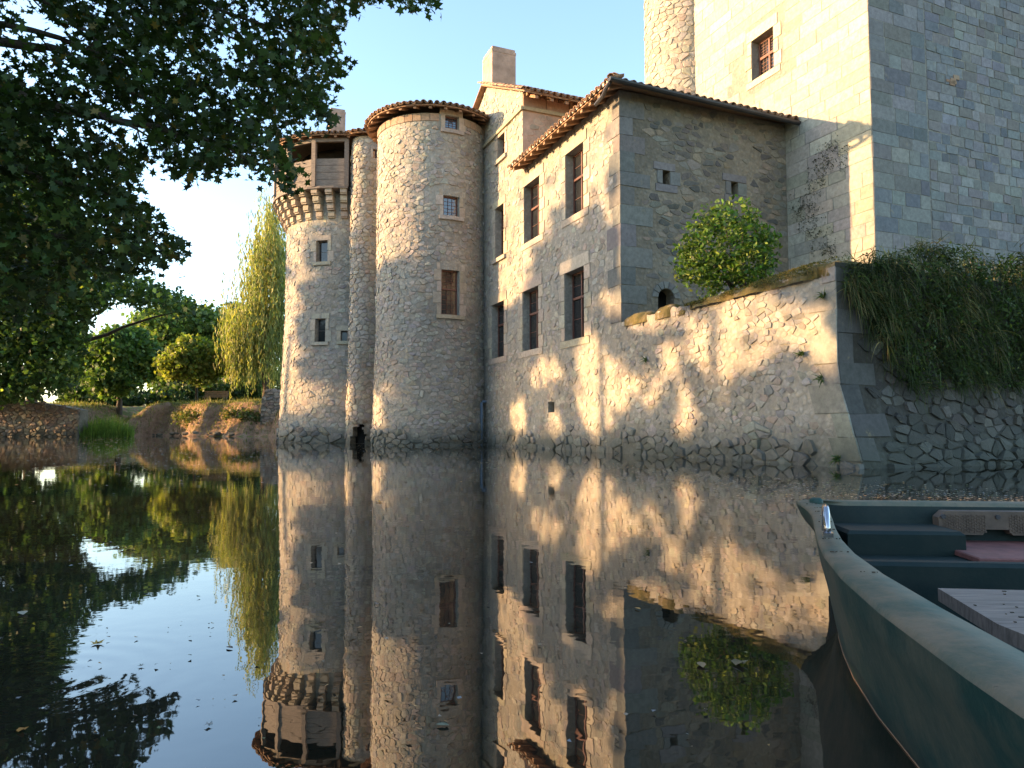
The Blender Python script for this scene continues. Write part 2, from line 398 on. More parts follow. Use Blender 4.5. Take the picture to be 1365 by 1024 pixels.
PAL_SHADED = [(0.045, 0.042, 0.034), (0.065, 0.06, 0.048), (0.034, 0.032, 0.026), (0.095, 0.088, 0.072), (0.055, 0.048, 0.037)]  # bastion side stones, darkened to paint in the shade on that face
PAL_KEEP = [(0.34, 0.32, 0.265), (0.37, 0.345, 0.28), (0.32, 0.305, 0.26), (0.36, 0.335, 0.28), (0.33, 0.30, 0.235)]
PAL_KEEP_SHADE = [(0.155, 0.163, 0.17), (0.185, 0.19, 0.185), (0.13, 0.138, 0.146), (0.21, 0.21, 0.195), (0.17, 0.165, 0.15)]  # keep stones dimmer and bluer: shade of the sunless side painted in
def stone_geo(surf, q, h, gap, rnd, rounded=True, flat=False, depth=0.02):
    cx = sum(p[0] for p in q)/len(q); cy = sum(p[1] for p in q)/len(q)
    if rounded: q = chaikin(q)
    r = sum(math.hypot(p[0]-cx, p[1]-cy) for p in q)/len(q)
    k = max(.3, 1-gap/r); n = len(q); vs = []
    if rounded: q = [(p[0]+rnd.uniform(-.09, .09)*r, p[1]+rnd.uniform(-.09, .09)*r) for p in q]
    if flat:
        bv = 1-.012/r
        for d, sc_ in ((-depth, k), (h, k*bv)):
            for p in q: vs.append(surf(cx+(p[0]-cx)*sc_, cy+(p[1]-cy)*sc_, d))
        fs = [(i, (i+1) % n, n+(i+1) % n, n+i) for i in range(n)]+[tuple(range(n, 2*n))]
    else:
        tl = .45*max(h, .02)/r; tx, ty = rnd.uniform(-tl, tl), rnd.uniform(-tl, tl)
        for d, sc_ in ((-depth, k), (h*.9, k*.88)):
            for p in q:
                dd = d+(rnd.uniform(-.22, .22)*h+(p[0]-cx)*tx+(p[1]-cy)*ty if d > 0 else 0)
                vs.append(surf(cx+(p[0]-cx)*sc_, cy+(p[1]-cy)*sc_, dd))
        vs.append(surf(cx+rnd.uniform(-.15, .15)*r, cy+rnd.uniform(-.15, .15)*r, h*1.12))
        fs = [(i, (i+1) % n, n+(i+1) % n, n+i) for i in range(n)]+[(n+i, n+(i+1) % n, 2*n) for i in range(n)]
    return vs, fs
def in_holes(q, holes, m=0.0):
    cx = sum(p[0] for p in q)/len(q); cy = sum(p[1] for p in q)/len(q)
    pts = list(q)+[(cx, cy)]
    return any(h[0]-m < x < h[1]+m and h[2]-m < y < h[3]+m for h in holes for x, y in pts)
def emit(pieces, parent, mat, name='stone', limit=300, minpx=8.5, rest='rubble_facing'):
    """the largest pieces in the picture are objects of their own, the rest one joined part"""
    sized = []
    for vs, fs, col in pieces:
        pr = [proj(v) for v in vs]
        if pr[0][2] < .5: continue
        ww = max(p[0] for p in pr)-min(p[0] for p in pr); hh = max(p[1] for p in pr)-min(p[1] for p in pr)
        vis = -40 < pr[0][0] < 1405 and -60 < pr[0][1] < 1060
        sized.append((ww*hh if vis else 0, max(ww, hh), vs, fs, col))
    sized.sort(key=lambda z: -z[0])
    joined = MB(); k = 0
    for ar, mx, vs, fs, col in sized:
        if k < limit and mx >= minpx and ar > 0:
            MB().add(vs, fs, col).build(name, mat, parent); k += 1
        else: joined.add(vs, fs, col)
    if joined.v:
        o = joined.build(rest, mat, parent); o['kind'] = 'stuff'
def foot(s): return .50+.16*math.sin(1.7*s)+.10*math.sin(4.3*s+1)
def vary(c, rnd, k=.13):
    f = rnd.uniform(1-k, 1+k); return tuple(x*f*rnd.uniform(.95, 1.05) for x in c)
def rubble(surf, s0, s1, t0, t1, cw, ch, holes, palette, rnd, hmin=.004, hmax=.035, gap=.009, top=None, skip=.12, margin=0.0, bot=None):
    out = []
    for q in voronoi(s0, s1, t0, t1, cw, ch, rnd):
        cx = sum(p[0] for p in q)/len(q); cy = sum(p[1] for p in q)/len(q)
        fld = math.sin(cx*1.7+cy*.9)*math.sin(cy*1.9-cx*.6+1)+.4*math.sin(cx*4.1-cy*3.3)
        if in_holes(q, holes, margin) or rnd.random() < skip*(1+1.6*fld): continue
        if top and cy > top(cx)-.06: continue
        if bot and cy < bot(cx): continue
        vs, fs = stone_geo(surf, q, rnd.uniform(hmin, hmax), gap*rnd.uniform(.5, 1.6), rnd)
        out.append((vs, fs, vary(rnd.choice(palette), rnd)))
    return out
def ashlar(surf, s0, s1, t0, t1, hrow, wmin, wmax, holes, palette, rnd, gap=.008, hmin=.004, hmax=.018, top=None, jit=.006, kv=.12):
    out = []; t = t0
    while t < t1-.05:
        h = min(hrow*rnd.uniform(.85, 1.15), t1-t); s = s0
        if t1-(t+h) < .12: h = t1-t
        s = s0
        while s < s1-.02:
            ww = min(rnd.uniform(wmin, wmax), s1-s)
            if s1-(s+ww) < .18: ww = s1-s
            j = lambda k: rnd.uniform(-k, k)
            q = [(s+j(jit), t+j(jit)), (s+ww+j(jit), t+j(jit)), (s+ww+j(jit), t+h+j(jit)), (s+j(jit), t+h+j(jit))]
            if not in_holes(q, holes, -.02) and not (top and t+h/2 > top(s+ww/2)):
                vs, fs = stone_geo(surf, q, rnd.uniform(hmin, hmax), gap, rnd, False, True)
                out.append((vs, fs, vary(rnd.choice(palette), rnd, kv)))
            s += ww
        t += h
    return out

# ------------------------------------------------------------------ windows
SUR = (0.40, 0.345, 0.27)
def slab(surf, s0, s1, t0, t1, d0, d1, mb=None, col=None, seg=1):
    mb = mb or MB()
    for i in range(seg):
        a = s0+(s1-s0)*i/seg; b = s0+(s1-s0)*(i+1)/seg
        vs = [surf(a, t0, d0), surf(b, t0, d0), surf(b, t1, d0), surf(a, t1, d0), surf(a, t0, d1), surf(b, t0, d1), surf(b, t1, d1), surf(a, t1, d1)]
        fs = [(4, 5, 6, 7), (0, 1, 5, 4), (2, 3, 7, 6), (0, 3, 2, 1)]
        if i == seg-1: fs.append((1, 2, 6, 5))
        if i == 0: fs.append((3, 0, 4, 7))
        mb.add(vs, fs, col)
    return mb
def window(surf, h, parent, rnd, cols=2, rows=(0.62,), depth=0.20, frame=0.055, jamb=0.2, sill=True, glass='glass', frame_mat='wood_frame', lintel=0.26, lead=False, label=None, surcol=SUR, nb=5):
    s0, s1, t0, t1 = h; e = .002
    fr = MB()
    slab(surf, s0+e, s0+frame, t0+e, t1-e, -depth-.06, -depth, fr); slab(surf, s1-frame, s1-e, t0+e, t1-e, -depth-.06, -depth, fr)
    slab(surf, s0+frame, s1-frame, t0+e, t0+frame, -depth-.058, -depth-.002, fr); slab(surf, s0+frame, s1-frame, t1-frame, t1-e, -depth-.058, -depth-.002, fr)
    wo = fr.build('window', frame_mat, parent)
    if label: wo['label'] = label
    cb = [s0+frame]+[s0+(s1-s0)*i/cols for i in range(1, cols)]+[s1-frame]
    rb = [t0+frame]+[t0+(t1-t0)*r for r in rows]+[t1-frame]
    g = frame*.45
    for x in cb[1:-1]: slab(surf, x-g, x+g, t0+frame, t1-frame, -depth-.05, -depth+.012).build('mullion', frame_mat, wo)
    for y in rb[1:-1]: slab(surf, s0+frame, s1-frame, y-g*1.3, y+g*1.3, -depth-.05, -depth+.022).build('transom', frame_mat, wo)
    for i in range(len(cb)-1):
        for j in range(len(rb)-1):
            a, b = cb[i]+(g if i else 0), cb[i+1]-(g if i < len(cb)-2 else 0); c_, d_ = rb[j]+(g*1.3 if j else 0), rb[j+1]-(g*1.3 if j < len(rb)-2 else 0)
            pn = slab(surf, a-.01, b+.01, c_-.01, d_+.01, -depth-.045, -depth-.03).build('pane', glass, wo)
            if lead or d_-c_ > .6:
                mb = MB(); ny = 5 if lead else 2; nx = 3 if lead else 1
                for k in range(1, ny): y = c_+(d_-c_)*k/ny; slab(surf, a, b, y-.006, y+.006, -depth-.029, -depth-.02, mb)
                for k in range(1, nx): x = a+(b-a)*k/nx; slab(surf, x-.006, x+.006, c_, d_, -depth-.029, -depth-.019, mb)
                mb.build('glazing_bar', frame_mat, wo)
    def block(s_0, s_1, t_0, t_1, nm, pr):
        q = [(s_0, t_0), (s_1, t_0), (s_1, t_1), (s_0, t_1)]
        if nm == 'sill':
            slab(surf, s_0, s_1, t_0, t_1, -.2, pr, None, vary(surcol, rnd, .1), 2).build(nm, 'ashlar', wo)
        else:
            vs, fs = stone_geo(surf, q, pr, .004, rnd, False, True, .05); MB().add(vs, fs, vary(surcol, rnd, .14)).build(nm, 'ashlar', wo)
    if jamb:
        block(s0-jamb*rnd.uniform(.8, 1.5), s1+jamb*rnd.uniform(.8, 1.5), t1, t1+lintel, 'lintel', .026)
        kk = max(1, round((t1-t0)/.42)) if nb else 0
        for sd in (0, 1):
            for k in range(kk):
                ww = jamb*(1.5 if (k+sd) % 2 else .85)*rnd.uniform(.9, 1.1); y0 = t0+(t1-t0)*k/kk; y1 = t0+(t1-t0)*(k+1)/kk
                if sd: block(s1, s1+ww, y0, y1, 'jamb_stone', .02+rnd.uniform(0, .006))
                else: block(s0-ww, s0, y0, y1, 'jamb_stone', .02+rnd.uniform(0, .006))
        if sill: block(s0-jamb*.9, s1+jamb*.9, t0-.14, t0-.002, 'sill', .09)
        else: block(s0-jamb*1.1, s1+jamb*1.1, t0-.2, t0-.002, 'sill', .024)
    return wo

# ------------------------------------------------------------------ roof tiles (barrel tiles)
def barrel_mesh(length, r0, r1, name='tile'):
    mb = MB(); n = 6
    for (x, r) in ((0, r0), (length, r1)):
        for ring in (r, r-.016):
            for i in range(n+1):
                a = math.pi*i/n; mb.v.append((x, -ring*math.cos(a), ring*.85*math.sin(a)))
    N = n+1
    for i in range(n):
        mb.f += [(i, i+1, 2*N+i+1, 2*N+i)[::-1], (N+i, N+i+1, 3*N+i+1, 3*N+i), (i, i+1, N+i+1, N+i), (2*N+i, 2*N+i+1, 3*N+i+1, 3*N+i)[::-1]]
    mb.f += [(0, N, 3*N, 2*N), (n, 2*N+n, 3*N+n, N+n)]
    me = bpy.data.meshes.new(name); me.from_pydata(mb.v, [], mb.f); me.materials.append(M['tile']); return me
TILE = barrel_mesh(.46, .098, .08)
TV = np.array([v.co[:] for v in TILE.vertices]); TF = [tuple(p.vertices) for p in TILE.polygons]
def tile_at(p, up, nrm, parent, rnd, joined=None, flip=False):
    """a tile whose low end is at p, running up the slope"""
    up = Vector(up).normalized(); nrm = Vector(nrm).normalized(); side = nrm.cross(up)
    mat = Matrix((( up.x, side.x, nrm.x, p[0]), (up.y, side.y, nrm.y, p[1]), (up.z, side.z, nrm.z, p[2]), (0, 0, 0, 1)))
    if flip: mat = mat @ Matrix.Rotation(math.pi, 4, 'X')
    mat = mat @ Matrix.Rotation(rnd.uniform(-.05, .05), 4, 'Z') @ Matrix.Rotation(rnd.uniform(-.03, .03), 4, 'Y')
    if joined is not None:
        joined.add([mat @ Vector(v) for v in TV], TF); return
    o = bpy.data.objects.new('tile', TILE); link(o); o.parent = parent
    o.matrix_basis = mat          # the roof it lies on is a mesh in world coordinates
def tile_edge(p0, p1, up, nrm, roof, rnd, rows=5, pitch=.235, rise=.02, hip=0):
    """barrel tiles along an eave from p0 to p1; the eave row singly, the rows above joined"""
    p0, p1 = Vector(p0), Vector(p1); n = max(2, int((p1-p0).length/pitch)); up = Vector(up).normalized(); nv = Vector(nrm).normalized()
    j = MB()
    for i in range(n):
        p = p0.lerp(p1, (i+.5)/n)+nv*rise+up*rnd.uniform(-.03, .03)
        tile_at(p, up, nv, roof, rnd)
        tile_at(p+(p1-p0)/n*.5+nv*.045+up*rnd.uniform(-.02, .02), up, nv, roof, rnd, flip=True)
        lim = rows if not hip else min(rows, int(((p1-p0).length*((i+.5)/n if hip < 0 else 1-(i+.5)/n)-.2)/.36))
        for k in range(1, lim):
            tile_at(p+up*(.36*k)+nv*.012, up, nv, roof, rnd, j)
    o = j.build('tile_rows', 'tile', roof); o['kind'] = 'stuff'

# ================================================================== THE SETTING
def sm(x, a, b):
    t = max(0, min(1, (x-a)/(b-a))); return t*t*(3-2*t)
def wob(x, y, k=1.0):
    return (math.sin(x*.9*k+1.3)*math.cos(y*.7*k+.4)+.6*math.sin(x*2.1*k-y*1.7*k+2)+.35*math.sin(x*4.3*k+y*3.9*k))/1.95
wm = MB(); wm.add([(-500, -300, 0), (500, -300, 0), (500, 500, 0), (-500, 500, 0)], [(0, 1, 2, 3)])
tag(wm.build('water', 'water'), kind='structure')
FY = 52.0
def shore_y(x):
    s_ = -x-21; k_ = max(-4.5, min(6.8, s_)) if s_ < 6.8 else max(0, 6.8-2.2*(s_-6.8))
    return FY+.6*k_+.5*math.sin(x*.61)+.35*math.sin(x*1.43+1)
def ground_z(x, y):
    left = -0.74*y-7.5                                   # left shore line
    shore = shore_y(x)
    dl = left-x; df = y-shore
    if y < -4: dn = -4-y
    else: dn = -9
    # the far bank: a steep earth bank right of the grassy dip
    bankR = sm(x, -30.6, -28.6); bankL = 1-sm(x, -34.5, -32.0)
    steep = max(bankR, bankL*.9)
    hf = -1.2
    if df > -3:
        rise_steep = sm(df+.28*wob(x*1.3, y*.3, 1.6), -.6, 2.2)*2.7; rise_soft = sm(df, -.8, 2.0)*.75+sm(df, 2, 14)*1.35
        hf = -1.0*(1-sm(df, -2.5, -.3)) + steep*rise_steep+(1-steep)*rise_soft
        hf += .16*wob(x, y, 1.2)*sm(df, -.2, 1.5)+(.10*wob(x, y, 4.1)+.06*wob(y, x, 8.3))*sm(df, -.3, .8)
    hl = -1.2+sm(dl, -2, 3)*3.0+.12*wob(x, y, .8)*sm(dl, 0, 2) if dl > -2 else -1.2
    hn = -1.2+sm(dn, -1, 3)*2.2
    return max(hf, hl, hn)-.12
def ground_sheet():
    xs = list(np.linspace(-900, -75, 20))+list(np.linspace(-70, -13, 190))+list(np.linspace(-12, 30, 43))+list(np.linspace(40, 900, 24))
    ys = list(np.linspace(-300, -8, 12))+list(np.linspace(-6, 46, 40))+list(np.linspace(47, 66, 76))+list(np.linspace(70, 1500, 50))
    mb = MB(); nx = len(xs)
    for y in ys:
        for x in xs: mb.v.append((x, y, ground_z(x, y)))
    for j in range(len(ys)-1):
        for i in range(nx-1): mb.f.append((j*nx+i, j*nx+i+1, (j+1)*nx+i+1, (j+1)*nx+i))
    o = mb.build('ground', 'ground', smooth=True); tag(o, kind='structure')
ground_sheet()

# ================================================================== THE CASTLE
rnd = random.Random(11)
AW = -6.15          # where the wing ends and the taller range begins
BK = 5.5            # plane of the keep's lit face
ZW = 9.28           # wing wall top
def hole(p, q, b=0):                      # from a top right and a bottom left pixel
    (a1, z1), (a0, z0) = on_b(*p, b), on_b(*q, b); return (a0, a1, z0, z1)

# ---------------- the wing on the water
wing = empty('residential_wing', L(-3, 2.5, 0), 'two-storey rubble stone wing with tall brown windows and tiled eaves above the water', 'building')
W_LO = [hole((778.8, 354.2), (752.8, 455.5)), hole((718, 380.3), (696.3, 469))]
W_UP = [hole((777.9, 188.2), (754.6, 294.2)), hole((719.4, 234.8), (699, 324.5))]
W_LO = [(h[0]+.03, h[1], 3.15, 5.13) for h in W_LO]; W_UP = [(h[0], h[1], 6.72, 8.64) for h in W_UP]
vent = hole((739, 535.7), (730.5, 550)); notch = (-1.95, -1.72, 2.35, 2.8)
face = S_b(0); holes = W_LO+W_UP+[vent]
wall_sheet('wall', face, AW, 0, -.8, ZW, holes, 'mortar', wing)
side = S_a(0)
b1, z1 = on_a(882.8, 226.8); b2, z2 = on_a(893, 247); b3, _ = on_a(973.8, 226.8); b4, _ = on_a(983.4, 246.3)
d1, dz1 = on_a(877, 384); d2, _ = on_a(898.5, 408)
SH = [(b1, b2, z2, z1), (b3, b4, z2, z1)]; DOOR = (d1, d2, 2.9, dz1)
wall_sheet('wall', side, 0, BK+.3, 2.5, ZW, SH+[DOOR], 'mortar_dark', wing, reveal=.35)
bk = MB(); bk.box(L(AW+.05, .5, 2.4), AX*(-AW-.45), BX*(BK-.8), Vector((0, 0, ZW-2.7))); bk.build('core', 'dark', wing)
for h in W_LO: window(face, h, wing, rnd, 2, (.62,), depth=.24, jamb=.26, sill=False, lintel=.36)
for h in W_UP: window(face, h, wing, rnd, 2, (.60,), depth=.24, jamb=.24, sill=False, lintel=.32)
for h in SH: window(side, h, wing, rnd, 1, (), depth=.3, frame=.03, jamb=.2, sill=False, lintel=.2, surcol=(.17, .165, .155), frame_mat='dark', label='small dark slit window')
# arch over the small door
ab = MB(); cx = (d1+d2)/2; rr = (d2-d1)/2
for k in range(7):
    t0, t1 = math.pi*k/7, math.pi*(k+1)/7
    q = [(cx+rr*math.cos(t0), dz1-rr+rr*math.sin(t0)), (cx+(rr+.2)*math.cos(t0), dz1-rr+(rr+.2)*math.sin(t0)), (cx+(rr+.2)*math.cos(t1), dz1-rr+(rr+.2)*math.sin(t1)), (cx+rr*math.cos(t1), dz1-rr+rr*math.sin(t1))]
    vs, fs = stone_geo(side, q, .03, .004, rnd, False, True, .1); MB().add(vs, fs, vary((.2, .195, .18), rnd)).build('arch_stone', 'ashlar', wing)
# spandrels that round the door opening
for sg in (-1, 1):
    mb = MB(); pts = [(cx+sg*rr, dz1)]+[(cx+sg*rr*math.cos(t), dz1-rr+rr*math.sin(t)) for t in np.linspace(0, math.pi/2, 6)]
    vs = [side(a, z, .01) for a, z in pts]+[side(a, z, -.3) for a, z in pts]; m_ = len(pts)
    mb.add(vs, [tuple(range(m_)), tuple(range(2*m_-1, m_-1, -1))]+[(i, (i+1) % m_, m_+(i+1) % m_, m_+i) for i in range(m_)]); mb.build('spandrel', 'mortar_dark', wing)
# quoins
quo = []
z = 3.3; k = 0
while z < ZW-.1:
    h = rnd.uniform(.36, .56); h = min(h, ZW-.02-z); la, lb = (.34, .8) if k % 2 else (.62, .4)
    la *= rnd.uniform(.8, 1.2); lb *= rnd.uniform(.85, 1.2); d = rnd.uniform(.014, .024)
    mb = MB(); c_ = vary((.165, .16, .145), rnd, .22)
    vs, fs = [], []
    P = [L(-la, -d, z+.006), L(d, -d, z+.006), L(d, lb, z+.006), L(-.1, lb, z+.006), L(-.1, .1, z+.006), L(-la, .1, z+.006)]
    vs = P+[p+Vector((0, 0, h-.012)) for p in P]; fs = [(0, 1, 2, 3, 4, 5)[::-1], (6, 7, 8, 9, 10, 11)]+[(i, (i+1) % 6, 6+(i+1) % 6, 6+i) for i in range(6)]
    vs = [v+AX*rnd.uniform(-.008, .003)+BX*rnd.uniform(-.003, .008)+Vector((0, 0, rnd.uniform(-.014, .014))) for v in vs]
    mb.add(vs, fs, c_); mb.build('quoin', 'ashlar', wing); quo.append((z, z+h, la, lb)); z += h; k += 1
sur = lambda hs, m=.27: [(h[0]-m, h[1]+m, h[2]-.2, h[3]+.36) for h in hs]
QH = [(-q[2], .2, q[0], q[1]) for q in quo]; QB = [(-.2, q[3], q[0], q[1]) for q in quo]
pcs = rubble(face, AW, 0, -.2, ZW-.05, .205, .13, sur(W_LO+W_UP)+[vent]+QH, PAL_WARM, rnd, hmin=-.012, hmax=.024, gap=.006, skip=.16, bot=foot)
pcs += rubble(face, AW, 0, -.25, .75, .33, .2, [], PAL_GREY, rnd, .02, .065, .008, skip=.06, top=foot)
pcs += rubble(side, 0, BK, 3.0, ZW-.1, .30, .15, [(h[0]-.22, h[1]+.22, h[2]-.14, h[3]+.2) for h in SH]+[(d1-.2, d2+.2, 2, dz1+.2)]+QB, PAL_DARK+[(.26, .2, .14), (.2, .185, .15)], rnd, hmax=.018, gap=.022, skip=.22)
emit(pcs, wing, 'stone')
# roof of the wing: hipped, barrel tiles, rafters under the eaves, white bedding mortar
ov = .5; sl_ = R(19)
zt = ZW+.0
rb = MB(); eL = L(AW+.02, -ov, zt-.17+.06); eC = L(.45, -ov, zt-.11); eK = L(.45, BK-.02, zt-.11); rise = math.tan(sl_)*(3.2)
rd = L(-2.8, 2.7, zt-.11+rise); rL = L(AW+.02, 2.7, zt-.11+rise); rK = L(-2.8, BK-.02, zt-.11+rise)
eL = L(AW+.02, -ov, zt-.11)
vs = [eL, eC, eK, rd, rL, rK]; th = Vector((0, 0, .045))
rb.add(vs+[v+th for v in vs], [(0, 4, 3, 1), (1, 3, 5, 2), (6, 7, 9, 10), (7, 8, 11, 9), (0, 1, 7, 6), (1, 2, 8, 7)]); roof = rb.build('roof', 'rafter', wing)
upF = BX*math.cos(sl_)+Vector((0, 0, math.sin(sl_))); nF = -BX*math.sin(sl_)+Vector((0, 0, math.cos(sl_)))
upS = -AX*math.cos(sl_)+Vector((0, 0, math.sin(sl_))); nS = AX*math.sin(sl_)+Vector((0, 0, math.cos(sl_)))
tile_edge(eL+th-BX*.06, eC+th-BX*.06, upF, nF, roof, rnd, hip=1); tile_edge(eC+th+AX*.05, eK+th+AX*.05, upS, nS, roof, rnd, hip=-1)
tile_at(eC+th+Vector((0, 0, .11))+(upF+upS)*-.06, upF+upS, nF+nS, roof, rnd); tile_at(eC+th+Vector((0, 0, .12))+(upF+upS)*.18, upF+upS, nF+nS, roof, rnd)
for i in range(14):
    a = AW+.25+i*(.05-AW)/13*.98
    mb = MB(); mb.box(L(a, -ov+.03, zt-.255+.06), AX*.11, upF*(ov+.1), Vector((0, 0, .1))); mb.build('rafter', 'rafter', roof)
npl = int((eC-eL).length/.235)
for i in range(npl):
    p = (eL+th).lerp(eC+th, (i+.5)/npl); mb = MB(); mb.box(p-AX*.06-BX*.035+nF*.0, AX*.12, upF*.1, nF*.07); mb.build('bedding_mortar', 'white_mortar', roof)
# gutter of the side eave
mb = MB(); npts = 7
P0 = L(.45+.11, -.62, zt-.06); P1 = L(.45+.11, BK-.05, zt-.16)
vs = []
for p in (P0, P1):
    for k in range(npts):
        a = math.pi*k/(npts-1); vs.append(p+AX*(-math.cos(a)*.085)+Vector((0, 0, -math.sin(a)*.085)))
    for k in range(npts):
        a = math.pi*(npts-1-k)/(npts-1); vs.append(p+AX*(-math.cos(a)*.07)+Vector((0, 0, -math.sin(a)*.07)))
m_ = 2*npts
mb.add(vs, [(i, (i+1) % m_, m_+(i+1) % m_, m_+i) for i in range(m_)]+[tuple(range(npts))]); mb.build('gutter', 'gutter', wing)
mb = MB(); mb.tube([L(.5, -.56, zt-.12), L(.3, -.56, zt-.2), L(.05, -.5, zt-.26), L(-.45, -.44, zt-.28)], .05, 8); mb.build('gutter_spout', 'gutter', wing)

# ---------------- the taller range with the gable
rng_ = empty('gabled_range', L(-8, 2.5, 0), 'taller stone range with sloping tiled gable and square chimney behind the wing', 'building')
AT = -11.5; ZE = 11.95
slope_t = .50
def gz(a): return ZE+slope_t*(AW-a) if a > -9.6 else ZE+slope_t*(AW+9.6)-(-9.6-a)*slope_t
T_TOP = (-8.42, -7.72, 10.37, 11.2); T_MID = (-8.66, -7.82, 6.76, 8.64); T_LOW = (-9.0, -7.79, 3.16, 5.13)
wall_sheet('wall', face, AT, AW, -.8, ZE, [T_TOP, T_MID, T_LOW], 'mortar', rng_)
mb = MB(); ks = np.linspace(AT, AW, 9); vs = []
ks = [AT, -9.6, AW]; mb.add([face(AT, ZE, 0), face(AW, ZE, 0), face(-9.6, gz(-9.6), 0), face(AT, gz(AT), 0)], [(0, 1, 2, 3)]); mb.build('gable', 'mortar', rng_)
endf = S_a(AW)
wall_sheet('wall', endf, 0, 7, ZW-.6, ZE, [], 'render', rng_)
mb = MB(); mb.box(L(AT, .5, 2), AX*(AW-AT-.4), BX*6, Vector((0, 0, 9.5))); mb.build('core', 'dark', rng_)
window(face, T_TOP, rng_, rnd, 1, (.58,), depth=.2, jamb=.2, lintel=.24)
window(face, T_MID, rng_, rnd, 1, (.58,), depth=.24, jamb=.22, lintel=.26)
window(face, T_LOW, rng_, rnd, 2, (.62,), depth=.24, jamb=.24, sill=False, lintel=.32)
pcs = rubble(face, AT, AW, -.2, gz(-9.6), .215, .135, sur([T_TOP, T_MID, T_LOW], .26), PAL_WARM, rnd, hmin=-.006, hmax=.024, skip=.25, top=lambda a: gz(a)-.05, bot=foot)
pcs += rubble(face, AT, AW, -.25, .75, .3, .19, [], PAL_GREY, rnd, .02, .06, .01, skip=.06, top=foot)
pcs += rubble(endf, 0, 7, ZW-.3, ZE-.65, .34, .2, [], [(.34, .27, .2), (.3, .24, .19), (.36, .3, .23)], rnd, .003, .014, .012, skip=.5)
emit(pcs, rng_, 'stone')
# string course below the top storey, and the moulded cornice of the end wall
for (s0, s1, sf) in ((AT, AW+.06, face), (0.003, 7, endf)):
    slab(sf, s0, s1, ZE-.62, ZE-.5, -.05, .09, None, (.36, .31, .2), 6).build('string_course', 'ashlar', rng_)
    n_ = int((s1-s0)/.8)
    for i in range(n_):
        q0 = s0+(s1-s0)*i/n_; q1 = s0+(s1-s0)*(i+1)/n_
        if sf is endf:
            vs, fs = stone_geo(sf, [(q0, ZE-.49), (q1, ZE-.49), (q1, ZE-.05), (q0, ZE-.05)], rnd.uniform(.02, .05), .008, rnd, False, True)
            MB().add(vs, fs, vary((.35, .25, .17), rnd)).build('cornice_block', 'ashlar', rng_)
# roof
oe = .62; slr = math.atan(slope_t)
rb = MB()
def rp(a, b, dz=0): return L(a, b, gz(a)+dz)
e0 = L(AW+oe, -.22, ZE-slope_t*oe+.02); e1 = L(AW+oe, 7.2, ZE-slope_t*oe+.02); r0 = L(-9.6, -.22, gz(-9.6)+.02); r1 = L(-9.6, 7.2, gz(-9.6)+.02); f0 = L(AT-1, -.22, gz(AT-1)+.02); f1 = L(AT-1, 7.2, gz(AT-1)+.02)
vs = [e0, e1, r1, r0, f0, f1]; th = Vector((0, 0, .06))
rb.add(vs+[v+th for v in vs], [(0, 3, 2, 1), (3, 4, 5, 2), (6, 7, 8, 9), (9, 8, 11, 10), (0, 1, 7, 6), (0, 6, 9, 3), (3, 9, 10, 4)]); roof = rb.build('roof', 'rafter', rng_)
upE = -AX*math.cos(slr)+Vector((0, 0, math.sin(slr))); nE = AX*math.sin(slr)+Vector((0, 0, math.cos(slr)))
tile_edge(e0+th+AX*.06, e1+th+AX*.06, upE, nE, roof, rnd, rows=8)
k = 0; p = e0+th+nE*.03-BX*.02
while (p-e0).length < (r0-e0).length-.2:           # verge tiles up the gable
    tile_at(p, upE, nE, roof, rnd); p = p+upE*.36
for i in range(12):
    mb = MB(); mb.box(L(AW+oe-.05, .2+i*.56, ZE-slope_t*oe-.1), BX*.12, upE*(oe+.1), Vector((0, 0, .1))); mb.build('rafter', 'rafter', roof)
for i in range(26):                                 # broken bedding lumps under the eave
    b = .1+i*.27; s_ = rnd.uniform(.09, .16); mb = MB(); o_ = endf(b, ZE-.06-rnd.uniform(.0, .1), .02)
    mb.box(o_, BX*s_, AX*rnd.uniform(.08, .2), Vector((0, 0, s_*.9))); mb.build('bedding_block', 'tile', roof)
# chimney
ch = MB(); zc = on_b(652, 68, .3)[1]
aC = -9.85
def chimney(parent, o, ex, ey, z0, z1, mat, taper=.0):
    mb = MB(); mb.box(o+Vector((0, 0, z0)), ex, ey, Vector((0, 0, z1-z0-.22))); c_ = mb.build('chimney', mat, parent)
    u = ex.normalized(); v = ey.normalized()
    mb = MB(); mb.box(o-u*.012-v*.012+Vector((0, 0, z1-.22)), ex+u*.024, ey+v*.024, Vector((0, 0, .1))); mb.box(o+u*.02+v*.02+Vector((0, 0, z1-.118)), ex-u*.04, ey-v*.04, Vector((0, 0, .118))); mb.build('chimney_cap', mat, c_)
    return c_
o_ = L(aC-1.05, .32, 0); o_.z = 0
chimney(rng_, o_, AX*1.05, BX*1.0, 12.0, zc+.1, 'render')

# ---------------- the keep
keep = empty('great_keep', L(0, BK+4, 2.5), 'massive square keep of pale ashlar with round stair turret rising at right', 'tower')
AK = 2.85; ZK = 19
kf = S_b(BK); kd = S_a(AK)
a_r, zt_ = on_b(1031, 35, BK); a_l, zb_ = on_b(1003, 108, BK)
KW = (a_l, a_r, zb_-.1, zt_+.02); KW = (a_l, a_r, on_b(1004, 108, BK)[1], on_b(1031, 35, BK)[1])
wall_sheet('wall', kf, -6.5, AK, 2.2, ZK, [KW], 'mortar_keep', keep)
wall_sheet('wall', kd, BK, 15, 2.2, ZK, [], 'mortar_keep', keep)
mb = MB(); mb.box(L(-6, BK+.5, 2.2), AX*(5.5+AK), BX*9, Vector((0, 0, ZK-2.3))); mb.build('core', 'dark', keep)
window(kf, KW, keep, rnd, 2, (.56,), depth=.26, jamb=.22, lead=True, lintel=.34, sill=False, surcol=(.42, .37, .27), frame=.07)
kh = [(KW[0]-.24, KW[1]+.24, KW[2]-.2, KW[3]+.34)]
